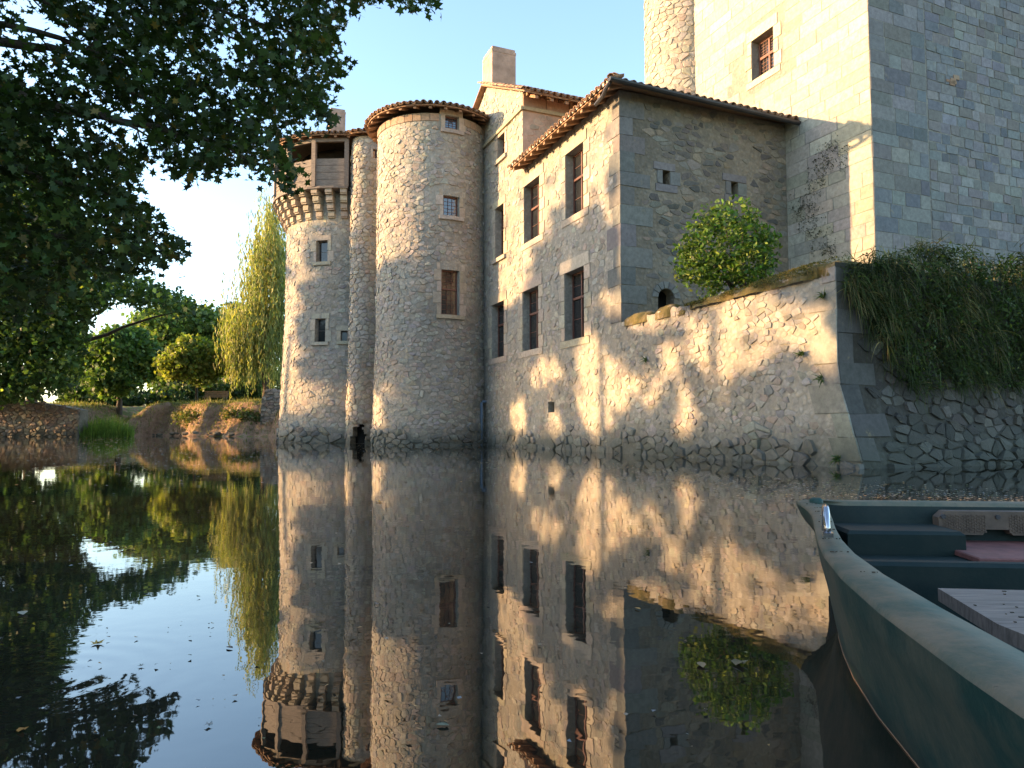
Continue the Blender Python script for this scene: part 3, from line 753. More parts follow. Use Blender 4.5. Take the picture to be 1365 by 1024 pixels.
pcs = ashlar(kf, -6.4, AK, 2.6, 15.5, .345, .5, 1.2, kh, PAL_KEEP, rnd, .006, .003, .012)
pcs2 = ashlar(kd, BK+.0, BK+2.0, 2.6, 15.5, .345, .4, .95, [], PAL_KEEP_SHADE, rnd, .006, .003, .012)
pcs2 += ashlar(kd, BK+2.02, 14.5, 2.6, 15.5, .26, .24, .62, [], PAL_KEEP_SHADE+[(.2, .2, .2)], rnd, .014, .002, .022, jit=.02, kv=.16)
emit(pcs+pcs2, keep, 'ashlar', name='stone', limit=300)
mb = MB()
for k in range(6): mb.box(kd(BK+2.9+rnd.uniform(-.2, .2), 9.85+rnd.uniform(-.15, .2), .0), BX*rnd.uniform(.1, .25), AX*.03, Vector((0, 0, rnd.uniform(.05, .12))))
mb.build('brick_patch', 'tile', keep)
# stair turret
tc = L(-5.35, BK+.55, 0); TR = 1.42
ts = S_cyl(tc.x, tc.y, TR)
wall_sheet('turret_wall', ts, 0, 2*math.pi*TR, 2.2, 17.5, [], 'mortar', keep, ds=.3)
slab(ts, 0, 2*math.pi*TR, 17.5, 17.75, -.3, .14, None, (.4, .36, .28), 28).build('turret_cornice', 'ashlar', keep)
emit(rubble(ts, R(170)*TR, R(330)*TR, 9, 17.4, .26, .18, [], PAL_WARM, rnd, .006, .028), keep, 'stone', limit=60)

# ---------------- round tower
def cone_roof(parent, cx, cy, rw, re, z, slope, th0, th1, rafters=True, rows=4, apex_r=0.05):
    mb = MB(); n = 48
    def ring(r, zz): return [(cx+r*math.cos(2*math.pi*i/n), cy+r*math.sin(2*math.pi*i/n), zz) for i in range(n)]
    za = z+math.tan(slope)*(re-apex_r)
    vs = ring(re, z)+ring(apex_r, za)+ring(re, z+.05)+ring(apex_r, za+.05)
    fs = []
    for i in range(n):
        j = (i+1) % n; fs += [(i, n+i, n+j, j), (2*n+i, 2*n+j, 3*n+j, 3*n+i), (i, j, 2*n+j, 2*n+i)]
    mb.add(vs, fs); ro = mb.build('roof', 'rafter', parent)
    nt_ = int((th1-th0)*re/.235); jn = MB()
    for i in range(nt_):
        th = th0+(th1-th0)*(i+.5)/nt_; rad = Vector((math.cos(th), math.sin(th), 0))
        up = -rad*math.cos(slope)+Vector((0, 0, math.sin(slope))); nv = rad*math.sin(slope)+Vector((0, 0, math.cos(slope)))
        p = Vector((cx, cy, z+.06))+rad*(re+.07+rnd.uniform(-.02, .03)); tile_at(p+nv*.02, up, nv, ro, rnd)
        tan = Vector((-math.sin(th), math.cos(th), 0)); tile_at(p+tan*.118+nv*.055, up, nv, ro, rnd, flip=True)
        for k in range(1, rows): tile_at(p+up*.36*k+nv*.02, up, nv, ro, rnd, jn)
    o = jn.build('tile_rows', 'tile', ro); o['kind'] = 'stuff'
    if rafters:
        nr = int((th1-th0)*re/.55)
        for i in range(nr):
            th = th0+(th1-th0)*(i+.5)/nr; rad = Vector((math.cos(th), math.sin(th), 0)); tan = Vector((-math.sin(th), math.cos(th), 0))
            mb = MB(); mb.box(Vector((cx, cy, z-.075))+rad*(re-.06)-tan*.055, tan*.11, -rad*(re-rw+.1)+Vector((0, 0, math.tan(slope)*(re-rw+.1))), Vector((0, 0, .07))); mb.build('rafter', 'rafter', ro)
    return ro
X1, Y1, R1 = -3.12, 27.5, 2.13
t1w = empty('round_tower', (X1, Y1, 0), 'tall plain round tower with three windows under a ring of eave tiles', 'tower')
c1 = S_cyl(X1, Y1, R1, .025, 4.0)
def chole(px0, py0, px1, py1, X, Y, r):
    ta, za = on_cyl(px0, py0, X, Y, r); tb, zb = on_cyl(px1, py1, X, Y, r); return (ta*r, tb*r, zb, za)
ZT1 = 12.12
w1 = chole(593.5, 153, 611.5, 175, X1, Y1, R1); w2 = chole(591, 260, 612, 290, X1, Y1, R1); w3 = chole(588.5, 359, 612, 421, X1, Y1, R1)
wall_sheet('wall', c1, 0, 2*math.pi*R1, -.8, ZT1, [w1, w2, w3], 'mortar', t1w, ds=.22)
mb = MB(); mb.tube([(X1, Y1, .3), (X1, Y1, ZT1-.1)], R1-.36, 20); mb.build('core', 'dark', t1w)
window(c1, w1, t1w, rnd, 1, (), depth=.14, frame=.04, jamb=.18, glass='glass_tower', lead=True, lintel=.22)
window(c1, w2, t1w, rnd, 1, (), depth=.14, frame=.05, jamb=.18, glass='glass_tower', lead=True, lintel=.22)
window(c1, w3, t1w, rnd, 1, (.58,), depth=.16, frame=.05, jamb=.2, glass='glass', lead=True, lintel=.24)
hs = [(h[0]-.2, h[1]+.2, h[2]-.14, h[3]+.24) for h in (w1, w2, w3)]
pcs = rubble(c1, R(160)*R1, R(352)*R1, -.2, ZT1-.35, .20, .13, hs, PAL_WARM, rnd, -.008, .036, .005, skip=.1, bot=foot)
pcs += rubble(c1, R(160)*R1, R(352)*R1, -.25, .75, .30, .18, [], PAL_GREY, rnd, .03, .085, .01, skip=.05, top=foot)
emit(pcs, t1w, 'stone')
nb_ = 22
for i in range(nb_):                                 # dressed ring under the eave
    s0 = R(160)*R1+(R(192)*R1)*i/nb_; s1 = R(160)*R1+(R(192)*R1)*(i+1)/nb_
    if s1 > w1[0]-.12 and s0 < w1[1]+.12: continue
    vs, fs = stone_geo(c1, [(s0, ZT1-.3), (s1, ZT1-.3), (s1, ZT1-.02), (s0, ZT1-.02)], rnd.uniform(.02, .035), .006, rnd, False, True)
    MB().add(vs, fs, vary((.33, .24, .165), rnd)).build('cornice_block', 'ashlar', t1w)
cone_roof(t1w, X1, Y1, R1, R1+.42, ZT1+.1, R(19), R(150), R(372))

# ---------------- corner tower with the timber gallery
X2, Y2, R2 = -7.55, 33.0, 2.88
t2w = empty('corner_tower', (X2, Y2, 0), 'far round tower with stepped stone corbels carrying a grey timber gallery', 'tower')
c2 = S_cyl(X2, Y2, R2, .035, 6.0); ZT2 = 12.95; ZG = 10.82
v1 = chole(422, 321, 436.5, 349, X2, Y2, R2); v2 = chole(421, 425, 434, 456, X2, Y2, R2); v3 = chole(454.5, 441, 463, 455, X2, Y2, R2)
wall_sheet('wall', c2, 0, 2*math.pi*R2, -.8, ZG, [v1, v2, v3], 'mortar', t2w, ds=.26)
mb = MB(); mb.tube([(X2, Y2, .3), (X2, Y2, ZT2-.1)], R2-.55, 20); mb.build('core', 'dark', t2w)
for v in (v1, v2, v3): window(c2, v, t2w, rnd, 1, (), depth=.2, frame=.035, jamb=.17, lintel=.22, sill=True, frame_mat='old_wood', nb=2)
hs = [(h[0]-.18, h[1]+.18, h[2]-.14, h[3]+.22) for h in (v1, v2, v3)]
pcs = rubble(c2, R(160)*R2, R(300)*R2, -.2, 9.5, .22, .145, hs, PAL_WARM, rnd, -.008, .032, .006, skip=.1, bot=lambda s: foot(s)+.2)
pcs += rubble(c2, R(160)*R2, R(300)*R2, -.25, .95, .38, .23, [], PAL_GREY, rnd, .03, .10, .014, skip=.03, top=lambda s: foot(s)+.2)
pcs += ashlar(c2, R(160)*R2, R(275)*R2, 9.3, 9.75, .45, .6, 1.0, [], [(.4, .33, .24)], rnd)
emit(pcs, t2w, 'stone')
RG = R2+.58
ZG = 10.82
ncb = 13
for i in range(ncb):
    th = R(277-i*10.6); rad = Vector((math.cos(th), math.sin(th), 0)); tan = Vector((-math.sin(th), math.cos(th), 0)); o_ = Vector((X2, Y2, 0))
    prev = None; co = None
    for k in range(4):
        z0 = 9.62+k*.285; pr = .14+.15*k; wd = .28
        mb = MB(); mb.add([], [])
        a = o_+rad*(R2-.1)-tan*wd/2+Vector((0, 0, z0+.012*k)); mb.box(a, tan*wd, rad*(pr+.1-.05), Vector((0, 0, .272)))
        b_ = o_+rad*(R2+pr-.05)-tan*wd/2+Vector((0, 0, z0+.06+.012*k)); mb.box(b_, tan*wd, rad*.05, Vector((0, 0, .212)))
        mb.c = [vary((.34, .29, .225), rnd, .15)]*len(mb.v)
        ob = mb.build('corbel' if k == 0 else 'corbel_step', 'ashlar', t2w if k == 0 else co)
        if k == 0: co = ob
mbb = slab(S_cyl(X2, Y2, R2), R(146)*R2, R(280)*R2, ZG-.08, ZG+.01, -.6, .66, None, None, 14); mbb.build('gallery_floor', 'old_wood', t2w)
pth = [R(279-k*23.2) for k in range(6)]
def gp(th, z, r=RG): return Vector((X2+r*math.cos(th), Y2+r*math.sin(th), z))
for th in pth:
    rad = Vector((math.cos(th), math.sin(th), 0)); tan = Vector((-math.sin(th), math.cos(th), 0))
    mb = MB(); mb.box(gp(th, ZG, RG-.06)-tan*.09, tan*.18, rad*.15, Vector((0, 0, ZT2-ZG-.08))); mb.build('post', 'old_wood', t2w)
for k in range(5):
    a, b_ = pth[k+1], pth[k]
    p0, p1 = gp(a, 0), gp(b_, 0); e = (p1-p0); e.normalize(); nrm = Vector((e.y, -e.x, 0))
    for j in range(4):
        mb = MB(); z0 = ZG+.03+j*.30; mb.box(p0+e*.07+Vector((0, 0, z0))-nrm*rnd.uniform(.0, .012), (p1-p0)-e*.14, nrm*.035, Vector((0, 0, .285))); mb.build('plank', 'old_wood', t2w)
    mb = MB(); mb.box(p0+Vector((0, 0, ZT2-.2))-nrm*.05, (p1-p0), nrm*.14, Vector((0, 0, .16))); mb.build('beam', 'old_wood', t2w)
cone_roof(t2w, X2, Y2, R2, R2+.88, ZT2-.02, R(19), R(140), R(310), rows=5)
mb = None
zc2 = at_y(447, 143, 33.4).z; o_ = at_y(440, 180, 33.4); o_.z = 0
chimney(t2w, o_-AX*.8, AX*.8, BX*.72, 12.8, zc2, 'render')

# ---------------- slim half-round pier between the towers
X3, Y3, R3 = -6.2, 29.95, .66
t3w = empty('stair_pier', (X3, Y3, 0), 'slim half-round rubble pier squeezed between the two round towers', 'tower')
c3 = S_cyl(X3, Y3, R3, .02, 5.0)
y3 = chole(497, 198, 503, 212, X3, Y3, R3)
br = (R(215)*R3, R(305)*R3, -.3, 1.0)
rk = random.Random(4); brk = []
for k_ in range(9):
    z_ = .0+.095*k_; w0_ = 1-(k_/9.5)**2
    brk.append((R(262-26*w0_+rk.uniform(-6, 6))*R3, R(266+24*w0_+rk.uniform(-7, 7))*R3, z_, z_+.095))
wall_sheet('wall', c3, 0, 2*math.pi*R3, -.8, 12.9, [y3]+brk, 'mortar', t3w, ds=.16, reveal=.3)
window(c3, y3, t3w, rnd, 1, (), depth=.08, frame=.02, jamb=.1, lintel=.12, glass='glass_tower', sill=False)
emit(rubble(c3, R(165)*R3, R(355)*R3, .1, 12.8, .23, .17, [(y3[0]-.1, y3[1]+.1, y3[2]-.1, y3[3]+.1)]+brk, PAL_WARM, rnd, .01, .05, .012, skip=.05), t3w, 'stone')
for k_ in range(9):
    th_ = R(268)+rk.uniform(-.75, .75); zz_ = rk.uniform(.0, .95)
    if abs(th_-R(268)) < .42 and zz_ < .72: zz_ = .82+rk.uniform(0, .1)
    sz_ = rk.uniform(.1, .17); vs, fs = stone_geo(c3, [(th_*R3-sz_, zz_-.07), (th_*R3+sz_, zz_-.06), (th_*R3+sz_*.9, zz_+.06), (th_*R3-sz_*.8, zz_+.08)], rk.uniform(.04, .09), .004, rk); MB().add(vs, fs, vary((.24, .2, .16), rk)).build('loose_stone', 'stone', t3w)
mb = MB(); mb.tube([(X3, Y3, -.2), (X3, Y3, 12.8)], R3-.32, 10); mb.build('core', 'dark', t3w)
cone_roof(t3w, X3, Y3, R3, R3+.3, 12.93, R(17), R(150), R(370), rafters=False, rows=1)

# ---------------- bastion wall
bas = empty('bastion_wall', L(4, 1, 0), 'low battered rubble retaining wall with mossy top beside the rowing boat', 'wall')
def ac(z): return 6.66+.46*max(0, min(1, (1.48-z)/1.48))**1.1
def bf(s, t, d): return L(s*ac(t)/6.66, -d, t)
def bd_(s, t, d): return L(ac(t)+d, s, t)
ZB = 3.28
wall_sheet('wall', bf, 0, 6.66, -.8, ZB, [], 'mortar', bas, ds=.4)
wall_sheet('wall', bd_, 0, 11, -.8, ZB+.1, [], 'mortar_shaded', bas, ds=.4)
qh = []; z = .12; k = 0
while z < ZB-.05:
    h = min(rnd.uniform(.34, .5), ZB-z+.02); la, lb = (.36, .85) if k % 2 else (.75, .42); d = rnd.uniform(.016, .026)
    la *= rnd.uniform(.6, .95); lb *= rnd.uniform(.7, 1.0); cq = vary((.215, .205, .175), rnd, .18); mb = MB()
    if z+h > 1.48 > z and 1.49-z > .25: h = 1.49-z
    def qbox(x0, x1, y0, y1, cc_):
        P = []
        for zz in (z+.006, z+h-.006):
            kx = ac(zz); P += [L(kx+x0, y0, zz), L(kx+x1, y0, zz), L(kx+x1, y1, zz), L(kx+x0, y1, zz)]
        P = [v+AX*rnd.uniform(-.012, .004)+BX*rnd.uniform(-.003, .01)+Vector((0, 0, rnd.uniform(-.016, .016))) for v in P]
        mb.add(P, [(3, 2, 1, 0), (4, 5, 6, 7)]+[(i_, (i_+1) % 4, 4+(i_+1) % 4, 4+i_) for i_ in range(4)], cc_)
    qbox(-la, d-.004, -d, .0, vary((.25, .235, .195), rnd, .15)); qbox(-.1, d, .003, lb, vary((.068, .067, .058), rnd, .3)); mb.build('quoin', 'ashlar', bas)  # second half of each quoin is darker: side-face shade painted into it
    qh.append((z, z+h, la, lb)); z += h; k += 1
Q1 = [(6.66-q[2], 7, q[0], q[1]) for q in qh]; Q2 = [(-.1, q[3], q[0], q[1]) for q in qh]
pcs = rubble(bf, 0, 6.66, -.2, ZB, .165, .105, Q1, PAL_WARM+PAL_GREY, rnd, -.010, .026, .004, skip=.07, bot=foot)
pcs += rubble(bf, 0, 6.66, -.22, .75, .25, .165, [(q[0], q[1], q[2], q[3]) for q in Q1], PAL_GREY, rnd, .02, .07, .007, skip=.03, top=foot)
pcs += rubble(bd_, 0, 8, .38, ZB, .25, .16, Q2, PAL_SHADED, rnd, .01, .05, .008, skip=.03)
pcs += rubble(bd_, 0, 8, -.22, .4, .30, .17, Q2, PAL_SHADED, rnd, .02, .08, .010, skip=.0)
emit(pcs, bas, 'stone')
def lump(name, pts, wd, ht, mat, parent, seed, nseg=60, nc=9, rough=.3):
    """an uneven rounded ridge along a polyline of (a, b, z, scale)"""
    r_ = random.Random(seed); mb = MB(); ph = [r_.uniform(0, 6) for _ in range(6)]
    for i in range(nseg+1):
        t = i/nseg*(len(pts)-1); k = min(int(t), len(pts)-2); f = t-k
        a, b, z, s = [pts[k][m]*(1-f)+pts[k+1][m]*f for m in range(4)]
        dx = [(pts[k+1][m]-pts[k][m]) for m in range(2)]; ln_ = math.hypot(*dx); dx = (dx[0]/ln_, dx[1]/ln_); nx = (-dx[1], dx[0])
        endf_ = min(1, min(i, nseg-i)/4+.02)
        for j in range(nc):
            an = math.pi*j/(nc-1); q = 1+rough*(math.sin(a*5.1+b*4.3+ph[0]+j*.7)*.4+math.sin(a*11+b*9+ph[1]-j*1.3)*.25+r_.uniform(-.25, .25))
            o = math.cos(an)*wd*.5*q*endf_; hh = math.sin(an)*ht*s*q*endf_
            mb.v.append(tuple(L(a+nx[0]*o, b+nx[1]*o, z+hh-(.06 if j in (0, nc-1) else 0))))
    for i in range(nseg):
        for j in range(nc-1): mb.f.append((i*nc+j, i*nc+j+1, (i+1)*nc+j+1, (i+1)*nc+j))
    return mb.build(name, mat, parent, smooth=True)
lump('moss_coping', [(2.75, .2, ZB-.06, .5), (3.3, .22, ZB-.05, .8), (4.6, .24, ZB-.05, .95), (5.8, .25, ZB-.05, 1.1), (6.3, .25, ZB-.05, 1.25), (6.6, .27, ZB-.05, 1.0)], .62, .16, 'moss', bas, 3, 110, 11)
lump('moss_coping', [(6.40, .1, ZB-.02, .9), (6.38, .6, ZB+.02, 1.1), (6.36, 1.4, ZB+.02, 1.2), (6.36, 2.4, ZB+.02, 1.0)], .55, .17, 'moss', bas, 7, 50, 11, .4)
lump('coping_stone', [(.02, .2, ZB-.08, 1), (.7, .2, ZB-.08, 1.15), (1.3, .2, ZB-.08, 1)], .5, .22, 'moss', bas, 4, 26, 9, .14)
lump('coping_stone', [(1.34, .2, ZB-.1, 1), (1.8, .2, ZB-.1, 1.1), (2.2, .2, ZB-.1, 1)], .5, .26, 'moss', bas, 5, 20, 9, .14)
lump('coping_stone', [(2.24, .2, ZB-.12, 1), (2.75, .2, ZB-.12, 1)], .5, .1, 'moss', bas, 6, 14, 9, .14)

# terrace behind the wall
mb = MB(); na, nb2 = 28, 40
def tz(a, b): return 2.95+.12*wob(a*1.3, b*1.3)+.55*math.exp(-((a-5.4)/1.4)**2)*sm(b, .6, 1.8)
for j in range(nb2+1):
    for i in range(na+1):
        a = -.2+6.75*i/na; b = .25+11.5*j/nb2; mb.v.append(tuple(L(a, b, tz(a, b))))
for j in range(nb2):
    for i in range(na): k = j*(na+1)+i; mb.f.append((k, k+1, k+na+2, k+na+1))
tag(mb.build('terrace', 'ground', smooth=True), kind='structure')

# downpipe in the corner of the round tower
pp = on_b(640, 552); mb = MB(); a0 = -9.52
dp = empty('drain_pipe', L(a0, -.2, 0), 'blue grey drain pipe dropping into the water beside the round tower', 'pipe')
mb.tube([L(a0, .05, 1.62), L(a0, -.16, 1.62), L(a0, -.21, 1.56), L(a0, -.21, -.3)], .05, 10); mb.build('pipe', 'pipe', dp, True)
mb = MB(); mb.tube([L(a0, -.21, 1.0), L(a0, -.21, 1.1)], .062, 10); mb.build('collar', 'pipe', dp)
# thin post on the terrace
pq = L(5.6, 4.35, 3.4); fp = empty('fence_post', pq, 'thin pale post standing in the grass beside the keep', 'post')
mb = MB(); mb.tube([pq-Vector((0, 0, .5)), pq+Vector((0, 0, .42))], .022, 8); mb.build('post', 'white_mortar', fp); mb = MB(); mb.tube([pq+Vector((0, 0, .42)), pq+Vector((0, 0, .45))], .03, 8); mb.build('cap', 'white_mortar', fp)

# ================================================================== VEGETATION
def inpoly(x, y, poly):
    c = False; j = len(poly)-1
    for i in range(len(poly)):
        xi, yi = poly[i]; xj, yj = poly[j]
        if (yi > y) != (yj > y) and x < (xj-xi)*(y-yi)/(yj-yi)+xi: c = not c
        j = i
    return c
def limb(mb, p0, p1, r0, r1, rn, bend=.12, n=6, seg=7):
    p0, p1 = Vector(p0), Vector(p1); ln_ = (p1-p0).length; off = Vector((rn.uniform(-1, 1), rn.uniform(-1, 1), rn.uniform(-.2, 1)))*bend*ln_
    pts = []; rs = []
    for i in range(seg+1):
        t = i/seg; pts.append(p0.lerp(p1, t)+off*math.sin(math.pi*t)*.5+Vector((rn.uniform(-1, 1), rn.uniform(-1, 1), rn.uniform(-1, 1)))*.012*ln_); rs.append(r0+(r1-r0)*t)
    mb.tube(pts, rs, n); return pts
def tree(name, label, base, blobs, n, size, col, alt=None, frac=.08, kind='clump', trunk_r=.22, mat='leaf', group=None, var=.38, seed=1, hang=False, cat='tree'):
    """trunk, a limb to each clump of the crown, leaf clumps through the crown's volume"""
    rn = random.Random(seed); base = Vector(base); t = empty(name, base, label, cat, group)
    top = max(b[0][2] for b in blobs); mb = MB()
    ctr = sum((Vector(b[0]) for b in blobs), Vector())/len(blobs); zf = min(b[0][2] for b in blobs)
    fork = Vector((base.x*.7+ctr.x*.3, base.y*.7+ctr.y*.3, base.z+(zf-base.z)*.75))
    limb(mb, base-Vector((0, 0, .4)), fork, trunk_r*1.25, trunk_r*.75, rn, .05, 10); mb.build('trunk', 'bark', t, True)
    for c, r in blobs:
        mb = MB(); pts = limb(mb, fork, Vector(c), trunk_r*.5, trunk_r*.12, rn, .2)
        for k in range(3):
            d = Vector((rn.uniform(-1, 1)*r[0], rn.uniform(-1, 1)*r[1], rn.uniform(-.3, 1)*r[2]))*.7; limb(mb, pts[4], Vector(c)+d, trunk_r*.2, trunk_r*.05, rn, .2, 5, 4)
        mb.build('limb', 'bark', t, True)
    vol = np.array([b[1][0]*b[1][1]*b[1][2] for b in blobs])**.75; cnt = (n*vol/vol.sum()).astype(int)
    P = []; Cc = []
    for (c, r), k in zip(blobs, cnt):
        # leaves gather in sprays
        ns = max(6, k//9); d = np.random.normal(size=(ns, 3)); d /= np.linalg.norm(d, axis=1)[:, None]
        rad = np.random.uniform(.35, 1.06, (ns, 1))**.55; sp = np.array(c)+d*rad*np.array(r)
        idx = np.random.randint(0, ns, k); q = sp[idx]+np.random.normal(size=(k, 3))*size*.75
        P.append(q); tone = np.random.uniform(.7, 1.3, ns)[idx]
        Cc.append(pal(k, col, var, alt, frac)*tone[:, None])
    P = np.concatenate(P); Cc = np.concatenate(Cc)
    o = leaves('crown', P, size, kind, Cc, mat, t, .3, hang); o['kind'] = 'stuff'
    return t
def gz0(x, y): return ground_z(x, y)
def B(px, py, Y, rx, rz, ry=None):                 # a crown clump seen at a pixel, radii in pixels
    p = at_y(px, py, Y); k = Y/FPX; return (tuple(p), (rx*k, (ry or rx)*k, rz*k))
def base_at(px, Y):
    x = at_y(px, 560, Y).x; return (x, Y, gz0(x, Y))

# far trees beyond the bank
tree('leafy_tree', 'dark green round-crowned tree on the far grass beside the reeds', base_at(158, 60),
     [B(158, 470, 60, 34, 30), B(125, 490, 60, 24, 26), B(190, 480, 61, 24, 30), B(150, 508, 59, 30, 18), B(175, 450, 61, 18, 12), B(128, 460, 61, 14, 10)], 15000, .34, (.085, .15, .04), (.22, .28, .07), .12, seed=2)
tree('leafy_tree', 'small yellow-green tree above the red earth bank beside the bench', base_at(262, 59),
     [B(258, 478, 56, 34, 20), B(232, 488, 56, 22, 16), B(285, 482, 56, 22, 18), B(255, 462, 56, 18, 10), B(272, 502, 56, 16, 10)], 11000, .28, (.16, .21, .045), (.32, .33, .09), .2, trunk_r=.12, seed=3)
tree('leafy_tree', 'broad mid-green tree filling the gap behind the smaller trees', base_at(235, 76),
     [B(235, 440, 76, 55, 34), B(200, 455, 76, 34, 34), B(270, 440, 77, 38, 32), B(300, 460, 76, 34, 40), B(240, 490, 78, 50, 34), B(190, 440, 77, 18, 18), B(310, 500, 76, 40, 26)], 20000, .40, (.11, .17, .045), (.24, .27, .08), .14, seed=4, trunk_r=.35)
tree('leafy_tree', 'dull olive tree top showing between the broad tree and the weeping birch', base_at(318, 84),
     [B(318, 425, 84, 26, 22), B(300, 440, 84, 20, 30), B(335, 440, 84, 24, 30), B(320, 475, 84, 40, 34), B(345, 510, 84, 34, 26)], 11000, .38, (.10, .125, .045), seed=5, trunk_r=.3)
tree('leafy_tree', 'low bushy tree at the far left edge of the meadow', base_at(118, 70), [B(112, 525, 70, 20, 16), B(135, 530, 70, 22, 14), B(98, 515, 71, 16, 18)], 5000, .3, (.05, .085, .02), seed=6, trunk_r=.12)
tree('hedge_bush', 'low dark hedge closing the gap behind the meadow grass', base_at(190, 72), [B(150, 538, 72, 40, 12), B(200, 536, 72, 34, 14), B(245, 530, 72, 36, 16), B(290, 525, 73, 34, 18), B(330, 522, 73, 30, 20), B(105, 535, 72, 24, 14)], 12000, .32, (.04, .07, .02), (.12, .15, .04), .08, seed=16, trunk_r=.06, cat='hedge')
# weeping birch
def weeping(name, label, base, tops, Y, seed):
    rn = random.Random(seed); t = empty(name, Vector(base), label, 'tree'); P = []; Cc = []
    mb = MB(); tp = at_y(tops[0][0], tops[0][1], Y); base = Vector(base)
    limb(mb, base-Vector((0, 0, .4)), tp, .3, .04, rn, .04, 10, 12); mb.build('trunk', 'bark', t, True)
    for (px, py, ly, spread, cnt) in tops:
        for k in range(cnt):
            a = at_y(px+rn.gauss(0, spread), py+rn.gauss(0, 9), Y+rn.uniform(-2.2, 2.2)); ln_ = ly*Y/FPX*rn.uniform(.5, 1.1); m = int(ln_/.075)
            tone = rn.uniform(.65, 1.35); dx, dy = rn.uniform(-.1, .1), rn.uniform(-.1, .1)
            for i in range(m):
                z = i*.075; P.append((a.x+dx*z+rn.gauss(0, .1), a.y+dy*z+rn.gauss(0, .1), a.z-z)); Cc.append(tone)
        mb = MB(); limb(mb, (base.x, base.y, min(at_y(px, py, Y).z-1, tp.z-2)), at_y(px, py, Y), .08, .02, rn, .25); mb.build('limb', 'bark', t, True)
    P = np.array(P); cc = pal(len(P), (.21, .235, .07), .3, (.38, .36, .13), .25)*np.array(Cc)[:, None]
    leaves('crown', P, .34, 'strip', cc, 'leaf', t, 0, True)['kind'] = 'stuff'
weeping('weeping_birch', 'tall pale yellow-green weeping birch right against the far round tower', base_at(352, 55),
        [(362, 275, 120, 10, 50), (352, 320, 130, 16, 60), (372, 330, 150, 14, 55), (330, 415, 90, 16, 80), (312, 440, 60, 10, 45), (350, 420, 95, 18, 80), (372, 430, 90, 12, 50), (345, 375, 80, 16, 60), (325, 470, 40, 14, 30)], 55, 8)
# big tree on the left bank
TA = [(0, 150), (60, 190), (96, 260), (120, 330), (150, 368), (185, 372), (215, 385), (262, 408), (240, 416), (205, 408), (150, 398), (118, 425), (108, 470), (100, 515), (60, 522), (0, 535), (-120, 535), (-120, 130)]
tA = empty('bank_tree', Vector(base_at(45, 52)), 'spreading tree with dark low crown on the walled left bank', 'tree')
mb = MB(); rn = random.Random(31); bA = Vector(base_at(45, 52)); forkA = at_y(48, 470, 51)
limb(mb, bA-Vector((0, 0, .4)), forkA, .42, .3, rn, .04, 10); mb.build('trunk', 'bark', tA, True)
for (px, py) in ((150, 395), (250, 408), (10, 400), (100, 420), (-60, 420), (60, 380), (80, 500)):
    mb = MB(); limb(mb, forkA, at_y(px, py, 47+rn.uniform(-3, 3)), .2, .03, rn, .12, 6, 9); mb.build('limb', 'bark', tA, True)
P = []; tone = []
while len(P) < 56000:
    px, py = random.uniform(-120, 262), random.uniform(130, 535)
    if not inpoly(px, py, TA): continue
    if px > 118 and random.random() < .15: continue
    c0 = np.array(at_y(px, py, random.uniform(43, 50.5))); tn = random.uniform(.6, 1.4)
    for k in range(9): P.append(c0+np.random.normal(size=3)*.28); tone.append(tn)
cc = pal(len(P), (.052, .09, .02), .45, (.22, .27, .05), .12)*np.array(tone)[:, None]
leaves('crown', P, .29, 'clump', cc, 'leaf', tA, .3)['kind'] = 'stuff'

# near maple: branches reaching in from the upper left
mp_ = empty('maple_tree', Vector((-13.0, 7.0, 1.6)), 'large dark maple whose leafy branches hang over the water at upper left', 'tree')
CAN = [(-160, -140), (470, -140), (452, 0), (458, 30), (436, 52), (462, 80), (444, 108), (446, 140), (438, 165), (418, 150), (402, 160), (398, 185), (383, 200), (402, 226), (386, 252), (366, 250), (352, 232), (330, 222), (312, 214), (290, 233), (262, 226), (236, 236), (222, 214), (208, 200), (192, 214), (184, 232), (186, 258), (180, 282), (214, 292), (236, 318), (246, 338), (228, 346), (208, 342), (196, 362), (168, 352), (150, 372), (110, 360), (60, 420), (20, 410), (-160, 440)]
TOPT = [(440, -30), (600, -40), (592, 6), (572, 10), (556, -2), (500, -4), (484, 8), (470, 10), (455, 4)]
mb = MB(); rn = random.Random(5); trunk_top = Vector((-12.2, 7.6, 6.0))
limb(mb, (-13, 7, 1.0), trunk_top, .55, .4, rn, .05, 12); mb.build('trunk', 'bark', mp_, True)
brs = [((-40, -60), (170, 90)), ((-60, 20), (240, 120)), ((-60, 120), (215, 190)), ((-40, -80), (320, 60)), ((0, -110), (430, 60)), ((100, -120), (400, 150)), ((-60, 220), (150, 260)), ((-60, 300), (230, 335)), ((-60, 330), (60, 400)), ((60, 60), (330, 200)), ((120, 150), (385, 235)), ((200, -120), (455, 5)), ((380, -110), (585, 0))]
for (a, b_) in brs:
    mb = MB(); y0 = rn.uniform(8.6, 9.6); y1 = rn.uniform(7.8, 10.4); p0 = at_y(*a, y0); p1 = at_y(*b_, y1)
    limb(mb, trunk_top+Vector((rn.uniform(-.1, .1), rn.uniform(-.1, .1), rn.uniform(-1, .8))), p0, .16, .055, rn, .06, 7, 5)
    pts = limb(mb, p0, p1, .05, .01, rn, .1, 6, 9)
    for k in range(5):
        q = pts[2+k]; limb(mb, q, q+Vector((rn.uniform(-.2, .6), rn.uniform(-.5, .5), rn.uniform(-.55, .2))), .014, .004, rn, .2, 4, 4)
    mb.build('branch', 'bark', mp_, True)
P = []; tone = []
random.seed(77)
